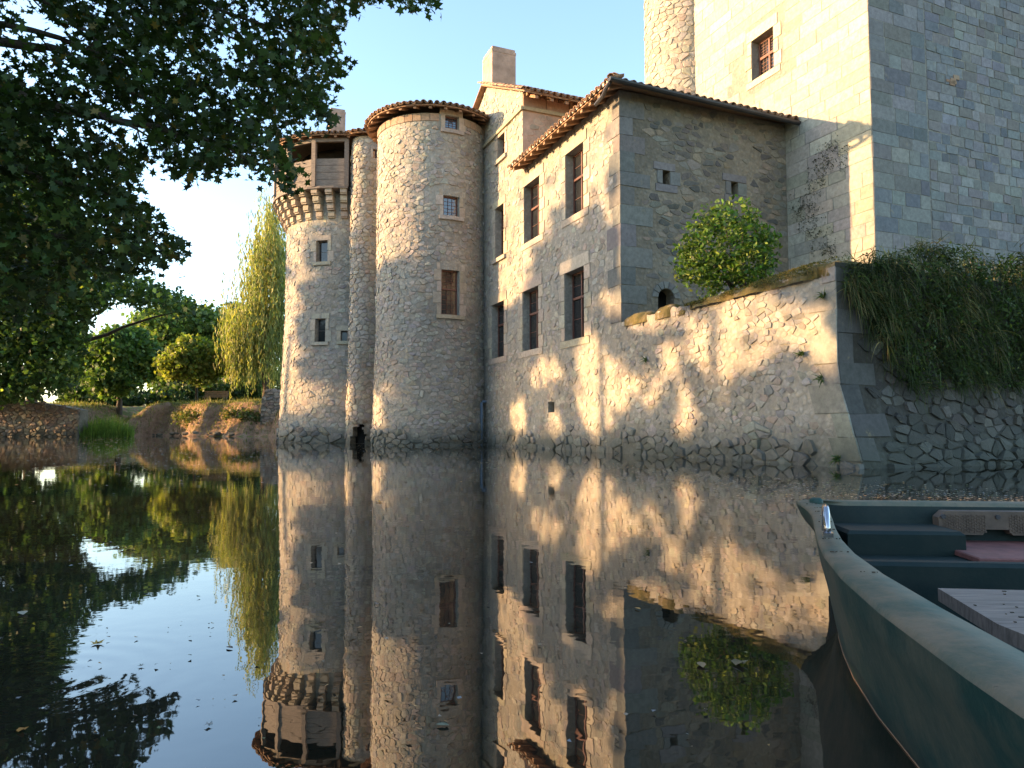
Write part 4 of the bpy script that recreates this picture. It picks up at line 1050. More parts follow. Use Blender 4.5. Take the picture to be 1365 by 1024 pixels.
while len(P) < 25000:
    px, py = random.uniform(-160, 600), random.uniform(-140, 440)
    if not (inpoly(px, py, CAN) or inpoly(px, py, TOPT)): continue
    # thinner where the sky shows between the branches
    g = math.sin(px*.021+1.0)*math.sin(py*.027+.5)+.5*math.sin(px*.06-py*.05)
    if px < 170 and py < 110 and g > .1 and random.random() < .75: continue
    if g > .8 and random.random() < .75: continue
    c0 = np.array(at_y(px, py, random.uniform(7.6, 10.6))); tn = random.uniform(.6, 1.4)
    for k in range(7):
        P.append(c0+np.random.normal(size=3)*np.array((.075, .12, .075))); tone.append(tn)
cc = pal(len(P), (.030, .055, .013), .5, (.13, .10, .02), .03)*np.array(tone)[:, None]
leaves('crown', P, .115, 'maple', cc, 'leaf_dark', mp_, .9)['kind'] = 'stuff'
# the rest of its crown, over the bank to the left
P = []
for (c, r, k) in (((-12.5, 6.5, 8), (3.2, 5.5, 4.5), 2600), ((-11.0, 2.0, 6.0), (2.6, 5, 3.8), 2600), ((-13, 0, 4.0), (2.5, 4, 3.4), 2200), ((-12.5, 8.4, 4.5), (2.6, 2.2, 3), 1500)):
    d = np.random.normal(size=(k, 3)); d /= np.linalg.norm(d, axis=1)[:, None]; P.append(np.array(c)+d*np.random.uniform(.2, 1, (k, 1))**.5*np.array(r))
P = np.concatenate(P); leaves('crown', P, .55, 'clump', pal(len(P), (.03, .055, .014), .4), 'leaf_dark', mp_, .5)['kind'] = 'stuff'

# unseen left-shore trees, crowns shaped so evening sun reaches only the LIT patches
LIT = [
 [(366, 150), (470, 150), (472, 300), (462, 330), (440, 322), (424, 316), (408, 330), (398, 350), (386, 352), (376, 300)],
 [(388, 350), (428, 362), (424, 374), (396, 372)], [(376, 382), (398, 380), (396, 425), (386, 470), (376, 470)], [(372, 470), (418, 462), (406, 490), (372, 500)],
 [(370, 500), (400, 492), (412, 512), (440, 520), (468, 532), (470, 556), (440, 548), (400, 552), (370, 560)], [(464, 190), (505, 190), (505, 262), (480, 300), (466, 290)], [(466, 500), (482, 500), (482, 556), (466, 550)],
 [(495, 110), (660, 110), (655, 352), (600, 356), (572, 338), (556, 352), (540, 338), (520, 346), (495, 362)], [(495, 528), (511, 528), (508, 560), (495, 562)], [(520, 520), (530, 520), (530, 532), (520, 532)],
 [(640, 20), (832, 20), (830, 236), (818, 222), (806, 246), (788, 248), (780, 286), (768, 296), (752, 262), (742, 258), (730, 300), (716, 330), (704, 342), (696, 378), (684, 402), (672, 408), (660, 380), (652, 340)],
 [(800, 262), (829, 256), (829, 300), (814, 288)], [(794, 398), (829, 384), (829, 424), (806, 412)], [(700, 492), (738, 476), (758, 500), (734, 510), (712, 512)], [(752, 350), (760, 346), (762, 356), (752, 360)],
 [(772, 462), (792, 444), (812, 470), (836, 498), (842, 540), (822, 548), (806, 566), (800, 590), (788, 584), (776, 540)], [(732, 556), (744, 556), (744, 580), (734, 576)], [(686, 536), (698, 534), (694, 580), (684, 580)],
 [(918, 420), (950, 404), (1000, 388), (1040, 396), (1070, 410), (1118, 408), (1118, 500), (1092, 494), (1062, 470), (1036, 476), (1010, 496), (975, 506), (958, 540), (946, 524), (934, 492), (916, 470)],
 [(834, 428), (905, 404), (905, 424), (862, 442)], [(878, 462), (905, 456), (908, 505), (884, 506)], [(846, 500), (872, 494), (886, 532), (862, 548)], [(904, 522), (922, 512), (924, 588), (908, 580)], [(1040, 360), (1110, 350), (1110, 372), (1050, 380)]]
cyls = [(X1, Y1, R1), (X2, Y2, R2), (X3, Y3, R3)]
def sun_hit(p):
    """first castle surface a ray of sunlight through p reaches"""
    d = -SUN; best = 1e9
    for cx_, cy_, r_ in cyls:
        ox, oy = p.x-cx_, p.y-cy_; a = d.x*d.x+d.y*d.y; b = 2*(ox*d.x+oy*d.y); c = ox*ox+oy*oy-r_*r_; D = b*b-4*a*c
        if D > 0:
            t = (-b-math.sqrt(D))/(2*a)
            if 0 < t < best: best = t
    t = -(p-L(0, 0, 0)).dot(BX)/d.dot(BX); q = p+d*t; a_ = (q-L(0, 0, 0)).dot(AX)
    if -11 < a_ < 7.2 and 0 < t < best: best = t
    return p+d*best if best < 1e8 else None
rn = random.Random(9)
SCR = [(-25.5, 9.6), (-27, 13.6), (-29, 17.8), (-31, 22), (-33, 26.2), (-34.5, 30.4), (-35.5, 34.8)]
SLAB = ['dense shore tree nearest the camera, left of the view', 'second shore tree left of the view', 'third shore tree left of the view', 'fourth shore tree left of the view', 'fifth shore tree left of the view', 'sixth shore tree left of the view', 'seventh shore tree left of the view, farthest along']
for (tx, ty), lb in zip(SCR, SLAB):
    t = empty('shore_tree', Vector((tx, ty, gz0(tx, ty))), lb, 'tree', 'trees lining the left shore')
    mb = MB(); limb(mb, (tx, ty, gz0(tx, ty)-.3), (tx, ty, 9), .3, .12, rn, .04, 8); mb.build('trunk', 'bark', t)
    P = []
    while len(P) < 6500:
        p = Vector((tx+rn.uniform(-2.6, 2.6), ty+rn.uniform(-2.7, 2.7), rn.uniform(4.2, 15.5)))
        w_ = ((p.x-tx)/2.7)**2+((p.y-ty)/2.8)**2
        if w_ > 1.15: continue
        q = sun_hit(p)
        if q is not None:
            u, v, _ = proj(q)
            u += 6*math.sin(v*.31+u*.13)+4*math.sin(v*.11-u*.27); v += 6*math.sin(u*.29+1)+4*math.sin(u*.12+v*.2)
            if any(inpoly(u+du, v+dv, L_) for L_ in LIT for du, dv in ((0, 0), (-7, 0), (7, 0), (0, -7), (0, 7))) and rn.random() < .98: continue
            if q.z > 9.5: continue
            if q.z > 3.45 and (q-L(0, 0, 0)).dot(AX) > -.1 and rn.random() < .97: continue
        elif p.z > 11: continue
        P.append(p[:])
    leaves('crown', P, .30, 'clump', pal(len(P), (.04, .07, .018), .4), 'leaf', t, 0)['kind'] = 'stuff'

# shrub on the terrace
sp_ = L(3.25, 1.5, 3.0); shr = empty('terrace_shrub', sp_, 'glossy green rounded shrub growing behind the mossy wall', 'shrub')
rn = random.Random(14); ctr = at_y(968, 338, sp_.y); P = []; tone = []
for k in range(9):
    mb = MB(); e = ctr+Vector((rn.uniform(-.9, .9), rn.uniform(-.7, .7), rn.uniform(-.2, .8))); limb(mb, sp_+Vector((rn.uniform(-.15, .15), rn.uniform(-.15, .15), -.1)), e, .035, .008, rn, .15, 6, 6); mb.build('stem', 'bark', shr, True)
for k in range(430):
    d = Vector((rn.gauss(0, 1), rn.gauss(0, 1), rn.gauss(0, 1))).normalized(); r_ = rn.uniform(.35, 1)**.5
    az_ = math.atan2(d.y, d.x); r_ *= 1+.13*math.sin(3*az_+d.z*4)+.10*math.sin(7*az_-d.z*6+1)
    c0 = ctr+Vector((d.x*1.12*r_, d.y*1.02*r_, d.z*.98*r_+.0)); tn = rn.uniform(.5, 1.5)
    if d.z > .3 and rn.random() < .3: c0.z += rn.uniform(.05, .34)
    for j in range(13): P.append(tuple(c0+Vector((rn.gauss(0, .075), rn.gauss(0, .075), rn.gauss(0, .085))))); tone.append(tn)
cc = pal(len(P), (.06, .12, .02), .4, (.2, .26, .05), .18)*np.array(tone)[:, None]
leaves('crown', P, .105, 'oval', cc, 'leaf', shr, .6)['kind'] = 'stuff'

mp2 = []
rnm = random.Random(61)
for k in range(150):
    py = rnm.uniform(185, 340); px = 1092+18*math.sin(py*.04)+rnm.gauss(0, 11); a_, z_ = on_b(px, py, BK)
    for j in range(9): mp2.append(tuple(L(a_+rnm.gauss(0, .07), BK-.025-abs(rnm.gauss(0, .012)), z_+rnm.gauss(0, .07))))
leaves('moss_growth', mp2, .042, 'oval', pal(len(mp2), (.07, .07, .048), .45), 'grass', keep, 0)['kind'] = 'stuff'
# hanging grass and brambles over the shaded wall, turf on the mound
def blades(name, roots, lens, dirs, wd, cols, droop, parent=None, mat='grass'):
    n = len(roots); V = np.zeros((n, 4, 4, 3)); Rr = np.array(roots); D = np.array(dirs, float); seg = np.linspace(0, 1, 5)
    side_ = np.cross(D, np.random.normal(size=(n, 3))); side_ /= np.linalg.norm(side_, axis=1)[:, None]
    pts = []
    for t in seg: pts.append(Rr+D*np.array(lens)[:, None]*t+np.array([0, 0, -1.0])*(np.array(droop)*t*t)[:, None])
    for k in range(4):
        w0 = wd*(1-seg[k])*.5+.001; w1 = wd*(1-seg[k+1])*.5+.0005
        V[:, k, 0] = pts[k]-side_*w0; V[:, k, 1] = pts[k]+side_*w0; V[:, k, 2] = pts[k+1]+side_*w1; V[:, k, 3] = pts[k+1]-side_*w1
    return np_mesh(name, V.reshape(-1, 3), 4, np.repeat(np.array(cols), 4, axis=0), mat, parent)
rt, ln, dr, cl, dp_ = [], [], [], [], []
rn = random.Random(21)
for k in range(620):
    b0 = .18+6.5*rn.random(); f = min(1, (b0+.05)/1.5); z0 = ZB+.45*f-2.35*f*rn.random()**1.1*(1 if b0 < 4.5 else .8); out = .03+.5*f*max(0, (z0-.9)/2.6)*rn.uniform(.3, 1)
    cdir = AX*rn.uniform(.1, .8)+BX*rn.uniform(-.8, .8)+Vector((0, 0, rn.uniform(-.4, .7))); tn = rn.uniform(.45, 1.5); dry = rn.random() < .25
    for m in range(18):
        rt.append(tuple(L(6.66+out+rn.gauss(0, .05), b0+rn.gauss(0, .09), z0+rn.gauss(0, .07)))); ln.append(rn.uniform(.12, .42))
        d = cdir+Vector((rn.gauss(0, .4), rn.gauss(0, .4), rn.gauss(0, .4))); dr.append(tuple(d.normalized())); dp_.append(rn.uniform(.05, .5))
        base = (.13, .11, .045) if (dry and rn.random() < .7) else (.038, .058, .015); g = tn*rn.uniform(.6, 1.4); cl.append(tuple(x*g for x in base))
hg = blades('hanging_grass', rt, ln, dr, .016, cl, dp_); hg['kind'] = 'stuff'; tag(hg, 'dense grass and brambles hanging over the shaded bastion face', 'grass')
lp = []; tn_ = []
for k in range(520):
    b0 = .6+5.6*rn.random(); f = min(1, (b0-.35)/1.2); z0 = ZB+.35*f-2.2*f*rn.random(); o0 = .08+.55*f*max(0, (z0-.9)/2.6)*rn.uniform(.5, 1.1); t0_ = rn.uniform(.4, 1.6)
    for m in range(16): lp.append(tuple(L(6.66+o0+rn.gauss(0, .06), b0+rn.gauss(0, .1), z0+rn.gauss(0, .09)))); tn_.append(t0_)
br_ = leaves('bramble_leaves', lp, .065, 'oval', pal(len(lp), (.035, .062, .015), .4, (.11, .13, .03), .07)*np.array(tn_)[:, None], 'leaf', None, .5); br_['kind'] = 'stuff'; tag(br_, 'small bramble leaves among the hanging grass', 'bramble')
rt, ln, dr, cl, dp_ = [], [], [], [], []
for k in range(6500):
    a = rn.uniform(4.6, 6.9); b = rn.uniform(.9, 8); z = tz(min(a, 6.5), b)
    if a > 6.3: z = ZB+rn.uniform(.0, .3)
    rt.append(tuple(L(a, b, z))); ln.append(rn.uniform(.1, .32)); d = Vector((rn.uniform(-.5, .5), rn.uniform(-.5, .5), 1)); dr.append(tuple(d.normalized())); dp_.append(rn.uniform(0, .1))
    g = rn.uniform(.6, 1.3); base = (.09, .12, .025) if rn.random() < .65 else (.25, .21, .08); cl.append(tuple(x*g for x in base))
tg = blades('turf', rt, ln, dr, .012, cl, dp_); tag(tg, 'sunlit grass tufts on top of the bastion mound', 'grass', kind='stuff')
# small plants rooted in the bastion joints
for (px, py, n_, lab) in ((1072, 472, 26, 'small fern-like weed on the sunlit bastion near its corner'), (1097, 505, 18, 'tiny green weed low on the bastion corner stones'), (863, 480, 22, 'dark weed growing from a joint below the rounded coping stones'), (1120, 612, 22, 'small bright weed at the foot of the bastion corner'), (1100, 396, 30, 'trailing weed under the moss at the bastion corner')):
    a, z = on_b(px, py); rt = [tuple(L(a+rn.uniform(-.03, .03), -.03, z+rn.uniform(-.03, .03))) for _ in range(n_)]
    dr = [tuple((-BX*rn.uniform(.3, 1)+AX*rn.uniform(-1, 1)+Vector((0, 0, rn.uniform(-.3, 1)))).normalized()) for _ in range(n_)]
    o = blades('wall_weed', rt, [rn.uniform(.08, .22) for _ in range(n_)], dr, .03, pal(n_, (.06, .10, .025)), [rn.uniform(.02, .12) for _ in range(n_)]); tag(o, lab, 'weed', 'weeds in the wall joints')
rt, ln, dr, cl, dp_ = [], [], [], [], []
for k in range(7000):
    a_ = rn.uniform(2.7, 6.75); hh_ = .09+.13*sm(a_, 3, 6.6); th_ = rn.uniform(.1, 2.6)
    if math.sin(a_*6.3+1)+math.sin(a_*2.7) < -.5 and rn.random() < .8: continue
    rt.append(tuple(L(a_, .24-.33*math.cos(th_-.3), ZB-.05+hh_*1.15*math.sin(th_)))); ln.append(rn.uniform(.015, .06)); dr.append(tuple((-BX*rn.uniform(-.3, 1)+AX*rn.uniform(-.8, .8)+Vector((0, 0, rn.uniform(.2, 1)))).normalized())); dp_.append(rn.uniform(0, .03))
    g = rn.uniform(.5, 1.4); base = rn.choice([(.16, .13, .03), (.10, .10, .025), (.22, .16, .05), (.07, .08, .02)]); cl.append(tuple(x*g for x in base))
mo = blades('moss_tufts', rt, ln, dr, .016, cl, dp_, bas); mo['kind'] = 'stuff'
# reeds on the far shore
rt, ln, dr, cl, dp_ = [], [], [], [], []
for k in range(1500):
    p = at_y(rn.uniform(106, 178), 560, FY+rn.uniform(-1.6, .6)); e = 1-abs((682.5+FPX*p.x/p.y)-142)/44
    rt.append((p.x, p.y, -.1)); ln.append(rn.uniform(.9, 2.1)*(.55+.5*e)); dr.append(tuple(Vector((rn.uniform(-.3, .3), rn.uniform(-.3, .3), 1)).normalized())); dp_.append(rn.uniform(0, .5)); g = rn.uniform(.6, 1.3); cl.append((.12*g, .20*g, .03*g))
tag(blades('reed_clump', rt, ln, dr, .06, cl, dp_), 'bright green clump of reeds standing in the far shallows', 'reeds')
# rough grass and weeds on the far bank
rt, ln, dr, cl, dp_ = [], [], [], [], []
for k in range(18000):
    x = rn.uniform(-40, -16.5); y = shore_y(x)+rn.uniform(-.5, 9); z = gz0(x, y)
    if z < .15: continue
    rt.append((x, y, z-.03)); ln.append(rn.uniform(.1, .45)*(1.8 if rn.random() < .06 else 1)); dr.append(tuple(Vector((rn.uniform(-.5, .5), rn.uniform(-.5, .5), 1)).normalized())); dp_.append(rn.uniform(0, .2)); g = rn.uniform(.6, 1.3)
    base = (.13, .15, .04) if rn.random() < .6 else (.3, .26, .1); cl.append(tuple(q*g for q in base))
tag(blades('bank_grass', rt, ln, dr, .05, cl, dp_), 'rough dry grass over the far bank', 'grass', kind='stuff')

def rock(p, s, nm, lab, grp):
    mb = MB(); dirs = [(1, 0, 0), (0, 1, 0), (-1, 0, 0), (0, -1, 0), (.7, .7, .5), (-.7, .7, .5), (-.7, -.7, .5), (.7, -.7, .5), (0, 0, .8), (.6, .6, -.5), (-.6, .6, -.5), (-.6, -.6, -.5), (.6, -.6, -.5)]
    vs = [p+Vector((d[0]*s*rn.uniform(.7, 1.2), d[1]*s*.7*rn.uniform(.7, 1.2), d[2]*s*.7*rn.uniform(.7, 1.2))) for d in dirs]
    fs = [(0, 4, 7), (1, 5, 4), (2, 6, 5), (3, 7, 6), (0, 1, 4), (1, 2, 5), (2, 3, 6), (3, 0, 7), (4, 5, 8), (5, 6, 8), (6, 7, 8), (7, 4, 8), (0, 9, 1), (1, 10, 2), (2, 11, 3), (3, 12, 0), (0, 12, 9), (1, 9, 10), (2, 10, 11), (3, 11, 12), (9, 12, 11, 10)]
    mb.add(vs, fs, vary(rn.choice([(.3, .24, .18), (.24, .2, .16), (.34, .28, .2), (.2, .16, .12)]), rn)); tag(mb.build(nm, 'stone'), lab, 'rock', grp)
for k in range(24):
    x = rn.uniform(-30.5, -17.6); rock(Vector((x, shore_y(x)-.15+rn.uniform(-.3, .5), rn.uniform(.0, .25))), rn.uniform(.10, .32), 'bank_rock', 'small tan rock lying along the foot of the far earth bank', 'rocks at the foot of the far bank')
for (px, py, r_, lab) in ((305, 562, 9, 'dark scrubby weed at the foot of the red earth bank'), (213, 560, 8, 'pale scrub at the left end of the red earth bank'), (330, 548, 8, 'leafy weed beside the ruined wall end'), (245, 558, 10, 'low brown scrub hanging on the middle of the earth bank'), (232, 512, 12, 'tall flowering weeds on top of the earth bank'), (347, 538, 6, 'bright sprig on the corner of the ruined wall')):
    p = at_y(px, py, FY); p.y = shore_y(p.x)+.9; p.z = max(gz0(p.x, p.y), .2)+.1; k_ = 420; q = np.array(p)+np.random.normal(size=(k_, 3))*np.array((r_*.9, r_*.5, r_*.45))*FY/FPX
    e = empty('bank_weed', p, lab, 'weed', 'weeds on the far bank'); leaves('foliage', q, .16, 'clump', pal(k_, (.09, .12, .035), .4, (.2, .16, .08), .3), 'leaf', e, .4)
    mb = MB()
    for j in range(5): limb(mb, p-Vector((0, -.3, r_*.04)), p+Vector((rn.gauss(0, r_*.04), rn.gauss(0, .1), rn.uniform(0, r_*.03))), .02, .008, rn, .2, 4, 4)
    mb.build('stem', 'bark', e)
# ================================================================== FAR BANK WALLS AND BENCH
def bank_wall(name, label, px0, px1, Y, ztops, seed, cw=.34, ch=.22, palette=PAL_WARM, gp_=.012):
    rn = random.Random(seed); x0, x1 = at_y(px0, 560, Y).x, at_y(px1, 560, Y).x; t = empty(name, ((x0+x1)/2, Y, 0), label, 'wall')
    def zt(x): f = (x-x0)/(x1-x0)*(len(ztops)-1); k = min(int(f), len(ztops)-2); return ztops[k]*(1-f+k)+ztops[k+1]*(f-k)
    sf = lambda s, t_, d: Vector((s, Y-d+.12*max(0, t_), t_)); mb = MB(); n_ = 16
    for i in range(n_+1):
        x = x0+(x1-x0)*i/n_; mb.v += [tuple(sf(x, -.5, 0)), tuple(sf(x, zt(x)-.12, 0)), (x, Y+1.2, zt(x)-.1), (x, Y+1.2, -.5)]
    for i in range(n_): k = 4*i; mb.f += [(k, k+4, k+5, k+1), (k+1, k+5, k+6, k+2), (k+2, k+6, k+7, k+3)]
    mb.f += [(0, 1, 2, 3), (4*n_+3, 4*n_+2, 4*n_+1, 4*n_)]
    mb.build('wall', 'mortar_dark', t)
    emit(rubble(sf, x0, x1, -.15, max(ztops), cw, ch, [], palette, rn, .02, .10, gp_, top=zt, skip=.06), t, 'stone', minpx=5.5)
EARTHY = [(.28, .19, .13), (.33, .25, .17), (.22, .15, .11), (.38, .3, .22), (.25, .2, .16)]
bank_wall('bank_wall', 'reddish dry-stone retaining wall under the big tree on the left bank', -60, 104, 50.2, (2.9, 2.9, 2.8, 2.7, 2.5, 2.3, 2.0), 41, palette=EARTHY)
bank_wall('garden_wall', 'ruined brown rubble wall end beside the foot of the far round tower', 346, 384, 51.2, (2.9, 3.6, 3.5, 3.6, 3.6), 42, .34, .2, EARTHY)
bp = Vector(base_at(286, 57.0)); bench = empty('garden_bench', bp, 'dark wooden bench on top of the red earth bank', 'bench')
ww = 1.9
for i, dz in enumerate((.5, .66, .82)):
    mb = MB(); mb.box(bp+Vector((-ww/2, .25, dz)), Vector((ww, 0, 0)), Vector((0, .04, 0)), Vector((0, 0, .13))); mb.build('back_slat', 'old_wood', bench)
for i in range(3):
    mb = MB(); mb.box(bp+Vector((-ww/2, -.2+i*.15, .42)), Vector((ww, 0, 0)), Vector((0, .13, 0)), Vector((0, 0, .04))); mb.build('seat_slat', 'old_wood', bench)
for sx in (-.8, .74):
    for sy, hh in ((-.18, .42), (.295, .95)):
        mb = MB(); mb.box(bp+Vector((sx, sy, -.1)), Vector((.07, 0, 0)), Vector((0, .06, 0)), Vector((0, 0, hh+.1))); mb.build('leg', 'old_wood', bench)

# ================================================================== BOAT
boat = empty('rowing_boat', Vector((2.0, 1.5, 0)), 'green plastic rowing boat with dusty rim floating at lower right', 'boat')
BO = at_z(1298, 671, .34); e1 = Vector((1, -.1, 0)).normalized(); e2 = Vector((-.1, -1, 0)).normalized()
def BW(u, v, z): return Vector((BO.x, BO.y, 0))+e1*u+e2*v+Vector((0, 0, z))
def tob(p): d = p-Vector((BO.x, BO.y, 0)); return d.dot(e1), d.dot(e2)
def zrim(v): return .335-.02*sm(v, .2, 1.6)+.012*(1-sm(v, 0, .3))
oP = [(1084, 680), (1086, 700), (1091, 723), (1106, 751), (1130, 778), (1162, 809), (1200, 842), (1280, 897), (1365, 957)]
iP = [(1108, 678), (1113, 697), (1122, 716), (1142, 742), (1168, 761), (1210, 783), (1255, 806), (1310, 838), (1365, 872)]
wP = [(1117, 846), (1135, 900), (1165, 960), (1210, 1024)]
def uv(px, py, z): return tob(at_z(px, py, z))
outer = [uv(*p, .335-.02*sm(i, 0, 5)) for i, p in enumerate(oP)]; inner = [uv(*p, .335-.02*sm(i, 0, 5)) for i, p in enumerate(iP)]
wl = [uv(*p, 0) for p in wP]
def interp(pts, v):
    pts = sorted(pts, key=lambda q: q[1])
    if v <= pts[0][1]: return pts[0][0]
    for a, b in zip(pts, pts[1:]):
        if v <= b[1]: f = (v-a[1])/(b[1]-a[1]); f2 = f; return a[0]*(1-f2)+b[0]*f2
    a, b = pts[-2], pts[-1]; return b[0]
vs_ = [0.03, .08, .15, .24, .35, .48, .62, .78, .95, 1.15, 1.4, 1.7, 2.05, 2.45, 2.9, 3.3, 3.6]
hw0 = -outer[0][0]
def smooth(l, it=3):
    l = list(l)
    for _ in range(it): l = [l[0]]+[(l[i-1]+2*l[i]+l[i+1])/4 for i in range(1, len(l)-1)]+[l[-1]]
    return l
uo = smooth([interp(outer, v) for v in vs_]); ui = smooth([interp(inner, v) for v in vs_], 2); uw = smooth([interp([(-.55, .30), (-.74, .5)]+wl, v) for v in vs_])
# stations of the U: left side from aft to bow, across the bow, right side
st = []
for k in range(len(vs_)-1, -1, -1): st.append((uo[k], vs_[k], ui[k], vs_[k], uw[k], max(vs_[k], .30)))
cu, ci = -uo[0], -ui[0]
nbw = 14
for k in range(1, nbw):
    f = -1+2*k/nbw; e_ = .045*(1-abs(f)**6); st.append((cu*f*.985, .03-e_, ci*f, .115-.02*(1-abs(f)**8), .52*f, .30-.03*(1-f*f)))
for k in range(len(vs_)): st.append((-uo[k], vs_[k], -ui[k], vs_[k], -uw[k], max(vs_[k], .30)))
hull, rim, lin = MB(), MB(), MB(); nS_ = len(st)
for (a, va, b, vb, c_, vc) in st:
    z = zrim(va); g = lambda f: (a+(c_-a)*f, va+(vc-va)*f)
    hull.v += [tuple(BW(*g(.02), z-.012)), tuple(BW(*g(.10), z-.055)), tuple(BW(*g(.16), z-.075)), tuple(BW(*g(.45), z*.55)), tuple(BW(*g(.78), z*.22)), tuple(BW(c_, vc, 0)), tuple(BW(c_*.8, vc+.05, -.12))]
    rim.v += [tuple(BW(*g(.02), z-.012)), tuple(BW(a+(b-a)*.06, va+(vb-va)*.06, z)), tuple(BW(a+(b-a)*.5, va+(vb-va)*.5, z+.006)), tuple(BW(a+(b-a)*.93, va+(vb-va)*.93, z+.001)), tuple(BW(b, vb, z-.012))]
    lin.v += [tuple(BW(b, vb, z-.012)), tuple(BW(b*.985, vb+.012, z-.06)), tuple(BW(b*.95, vb+.03, .12)), tuple(BW(b*.88, vb+.07, .02))]
for i in range(nS_-1):
    for mb_, m_ in ((hull, 7), (rim, 5), (lin, 4)):
        for j in range(m_-1): mb_.f.append((i*m_+j, i*m_+j+1, (i+1)*m_+j+1, (i+1)*m_+j)[::-1] if mb_ is hull else (i*m_+j, i*m_+j+1, (i+1)*m_+j+1, (i+1)*m_+j)[::-1])
half = nS_//2
lin.f += [(i*4+3, (i+1)*4+3, (nS_-2-i)*4+3, (nS_-1-i)*4+3) for i in range(half-1)]
hull.f.append(tuple(j for j in range(7))+tuple((nS_-1)*7+j for j in range(6, -1, -1)))
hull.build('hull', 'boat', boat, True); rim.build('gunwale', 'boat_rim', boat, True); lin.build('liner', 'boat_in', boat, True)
sc_ = MB()
sc_.tube([BW(s_[4], s_[5], .002) for s_ in st], .0022, 5); sc_.build('scum_line', 'rafter', boat)
def rbox(name, mat, u0, u1, v0, v1, z0, z1, bev=.012):
    mb = MB(); vs = []
    for z, e in ((z0, 0), (z1-bev, 0), (z1, bev)):
        vs += [BW(u0+e, v0+e, z), BW(u1-e, v0+e, z), BW(u1-e, v1-e, z), BW(u0+e, v1-e, z)]
    fs = []
    for k in (0, 4):
        for i in range(4): fs.append((k+i, k+(i+1) % 4, k+4+(i+1) % 4, k+4+i))
    fs += [(8, 9, 10, 11), (0, 3, 2, 1)]; mb.add(vs, [f[::-1] for f in fs]); return mb.build(name, mat, boat)
# places read off the picture at known heights inside the boat
def iu(px, py, z): return uv(px, py, z)
u_a, v_a = iu(1130, 705, .245); u_b, v_b = iu(1235, 716, .245)
rbox('bow_ledge', 'boat_in', -ci*.985, -.21, .12, v_b+.04, .02, .27)
rbox('bow_ledge', 'boat_in', .21, ci*.985, .12, v_b+.04, .02, .27)
us, vs0 = iu(1240, 722, .205); _, vs1 = iu(1300, 742, .205)
rbox('bow_bench', 'boat_in', -ci*1.06, ci*1.06, v_b+.045, vs1+.05, .02, .185)
rbox('red_seat_board', 'red_board', -.25, .6, vs0-.10, vs1+.035, .188, .206, .004)
u_t, v_t = iu(1300, 742, .235)
rbox('thwart', 'boat_in', -ci*1.16, ci*1.16, v_t-.0, v_t+.055, .03, .222)
# perforated pad on the inside of the bow wall
pdm = MB(); v0 = .135
def pz(u, z, d): return BW(u, v0+d, z)
outl = [(-.215, .30), (-.19, .325), (.19, .325), (.215, .30), (.215, .262), (.185, .235), (.055, .235), (.04, .256), (-.04, .256), (-.055, .235), (-.185, .235), (-.215, .262)]
m_ = len(outl); pdm.add([pz(u, z, .03) for u, z in outl]+[pz(u, z, -.02) for u, z in outl], [tuple(range(m_))[::-1]]+[(i, (i+1) % m_, m_+(i+1) % m_, m_+i) for i in range(m_)]); pad = pdm.build('rubber_pad', 'pad', boat)
rid = MB()
for sx in (-1, 1):
    for i in range(17):
        for j in range(6):
            u = sx*(.045+.0095*i); z = .248+.0115*j+(.0055 if i % 2 else 0)
            if z < .315: rid.box(pz(u-.003, z-.0035, .0302), e1*.006, e2*.004, Vector((0, 0, .006)))
rid.build('tread', 'pad', pad)['kind'] = 'stuff'
for u in (-.2, -.0, .2): mb = MB(); mb.tube([pz(u, .305, .028), pz(u, .305, .037)], .009, 8); mb.build('bolt', 'gutter', pad)
# chrome cleat on the rim
cpos = at_z(1103, 716, .345); fwd = (at_z(1094, 690, .345)-cpos).normalized()
mb = MB(); mb.box(cpos-e1*.012-fwd*.01, e1*.028, fwd*.03, Vector((0, 0, .012))); cle = mb.build('handle_ring', 'chrome', boat)
mb = MB(); mb.tube([cpos+Vector((0, 0, .01))+fwd*(.07-.07*math.cos(t))+Vector((0, 0, .066*math.sin(t))) for t in np.linspace(0, math.pi*1.02, 14)], .0095, 8); mb.build('ring_bar', 'chrome', cle, True)
mb = MB(); mb.box(cpos-e1*.01+fwd*.13, e1*.022, fwd*.03, Vector((0, 0, .012))); mb.build('ring_foot', 'chrome', cle)
mb = MB(); q = at_z(1088, 671, .345); mb.tube([q+Vector((0, 0, -.02)), q+Vector((0, 0, .015)), q+Vector((0, 0, .022))], [.028, .026, .016], 10); mb.build('corner_knob', 'boat', boat, True)
# loose weathered plank lying in the boat
A0, A1, A2, A3 = at_z(1250, 784, .20), at_z(1420, 788, .20), at_z(1450, 880, .20), at_z(1330, 832, .20)
plk = MB(); vv = [A0, A1, A2, A3]; vv = vv+[p-Vector((0, 0, .035)) for p in vv]
plk.add(vv, [(0, 1, 2, 3)[::-1], (4, 5, 6, 7), (0, 1, 5, 4), (1, 2, 6, 5), (2, 3, 7, 6), (3, 0, 4, 7)]); po = plk.build('loose_plank', 'plank'); tag(po, 'pale weathered plank lying across the inside of the green boat', 'plank')
mb = MB()
for k in range(9):
    c_ = A0.lerp(A1, rn.uniform(.02, .8)).lerp(A3.lerp(A2, rn.uniform(0, .8)), rn.uniform(0, .7)); s_ = rn.uniform(.002, .007); mb.box(c_+Vector((0, 0, .0005)), e1*s_*rn.uniform(.6, 2), e2*s_, Vector((0, 0, .002)))
for k in range(60):
    i = rn.randrange(len(vs_)-6); f = rn.uniform(.15, .85); v = vs_[i]; u = uo[i]*(1-f)+ui[i]*f; s_ = rn.uniform(.0015, .005)
    mb.box(BW(u, v, zrim(v)+.004), e1*s_*rn.uniform(.6, 2), e2*s_, Vector((0, 0, .003)))
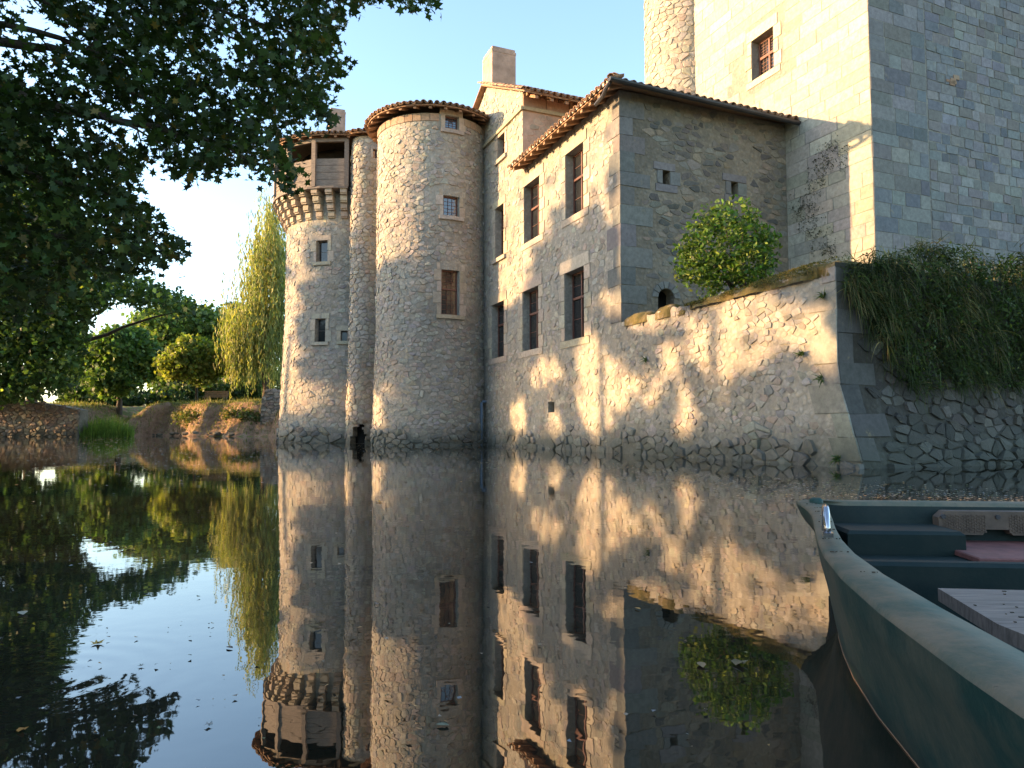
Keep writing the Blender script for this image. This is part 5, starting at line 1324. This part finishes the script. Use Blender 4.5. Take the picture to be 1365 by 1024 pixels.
tag(mb.build('leaf_litter', 'bark'), 'dark leaf crumbs scattered on the boat rim and plank', 'litter', kind='stuff')

# ================================================================== THINGS ON THE WATER
def float_leaf(px, py, s, col, lab):
    s *= .62; p = at_z(px, py, .004); T = LEAF[rn.choice(['oval', 'clump', 'oval', 'maple'])].copy(); a = rn.uniform(0, 6.28); mb = MB()
    vs = [p+Vector(((x*math.cos(a)-y*math.sin(a))*s, (x*math.sin(a)+y*math.cos(a))*s, abs(z_)*s*2+rn.uniform(0, .1)*s*(1 if abs(x) > .3 else 0))) for x, y, z_ in T]
    mb.add(vs, [tuple(range(len(vs)))], col); tag(mb.build('floating_leaf', 'leaf_float'), lab, 'leaf', 'single leaves afloat near the boat and shore')
for (px, py, s, col, lab) in ((306, 863, .05, (.06, .035, .02), 'small dark curled leaf on the sky reflection'), (130, 857, .07, (.35, .22, .04), 'yellow leaf afloat in the dark left water'), (29, 973, .035, (.3, .14, .03), 'orange leaf at the lower left of the water'),
      (30, 817, .10, (.3, .27, .2), 'pale leaf afloat far left on dark water'), (935, 886, .08, (.2, .16, .09), 'pair-like pale leaf afloat over the shrub reflection'), (985, 884, .07, (.12, .1, .05), 'brown leaf beside the pale one over the shrub reflection'), (850, 811, .05, (.36, .2, .05), 'orange leaf afloat below the wing corner reflection'),
      (506, 669, .12, (.36, .22, .05), 'orange leaf afloat below the round tower'), (278, 966, .03, (.24, .24, .22), 'pale fleck of leaf on blue reflection near the bottom'), (590, 966, .05, (.12, .15, .1), 'dull leaf afloat low in the tower reflection'), (188, 887, .03, (.2, .2, .16), 'tiny pale leaf on the edge of the tree reflection')):
    float_leaf(px, py, s, col, lab)
PX = []
while len(PX) < 7000:                          # drifting specks, thickest along the castle and the far shore
    px = rn.uniform(20, 1365); py = 580+abs(rn.gauss(0, 26)) if px < 640 else 608+rn.gauss(0, 5)+(px-640)*.075+abs(rn.gauss(0, 14))
    if px < 380 or rn.random() < .2: px = rn.uniform(15, 640) if px >= 380 else px; py = 581+abs(rn.gauss(0, 26))
    if rn.random() < .02: py = rn.uniform(600, 1000)
    if py < 578.5: continue
    p = at_z(px, py, .005)
    if p.y > 54: continue
    if (p-L(0, 0, 0)).dot(BX) > -.12 and -11 < (p-L(0, 0, 0)).dot(AX) < 7: continue
    if py > 690 and px > 1060: continue
    PX.append(p)
V = []; cl = []
for p in PX:
    s = rn.uniform(.008, .034)*(.15+p.y/16); a = rn.uniform(0, 6.28)
    for k in range(4):
        b = a+k*math.pi/2+rn.uniform(-.3, .3); V.append((p.x+math.cos(b)*s, p.y+math.sin(b)*s*.8, p.z+rn.uniform(0, .006)))
    g = rn.uniform(.6, 1.2); c0 = rn.choice([(.3, .26, .18), (.34, .2, .08), (.14, .16, .07), (.22, .17, .12), (.2, .2, .2)]); cl.append(tuple(x*g for x in c0))
o = np_mesh('floating_specks', np.array(V), 4, np.array(cl), 'leaf_float'); tag(o, 'scattered pale and orange leaf flecks drifting on the moat', 'debris', kind='stuff')
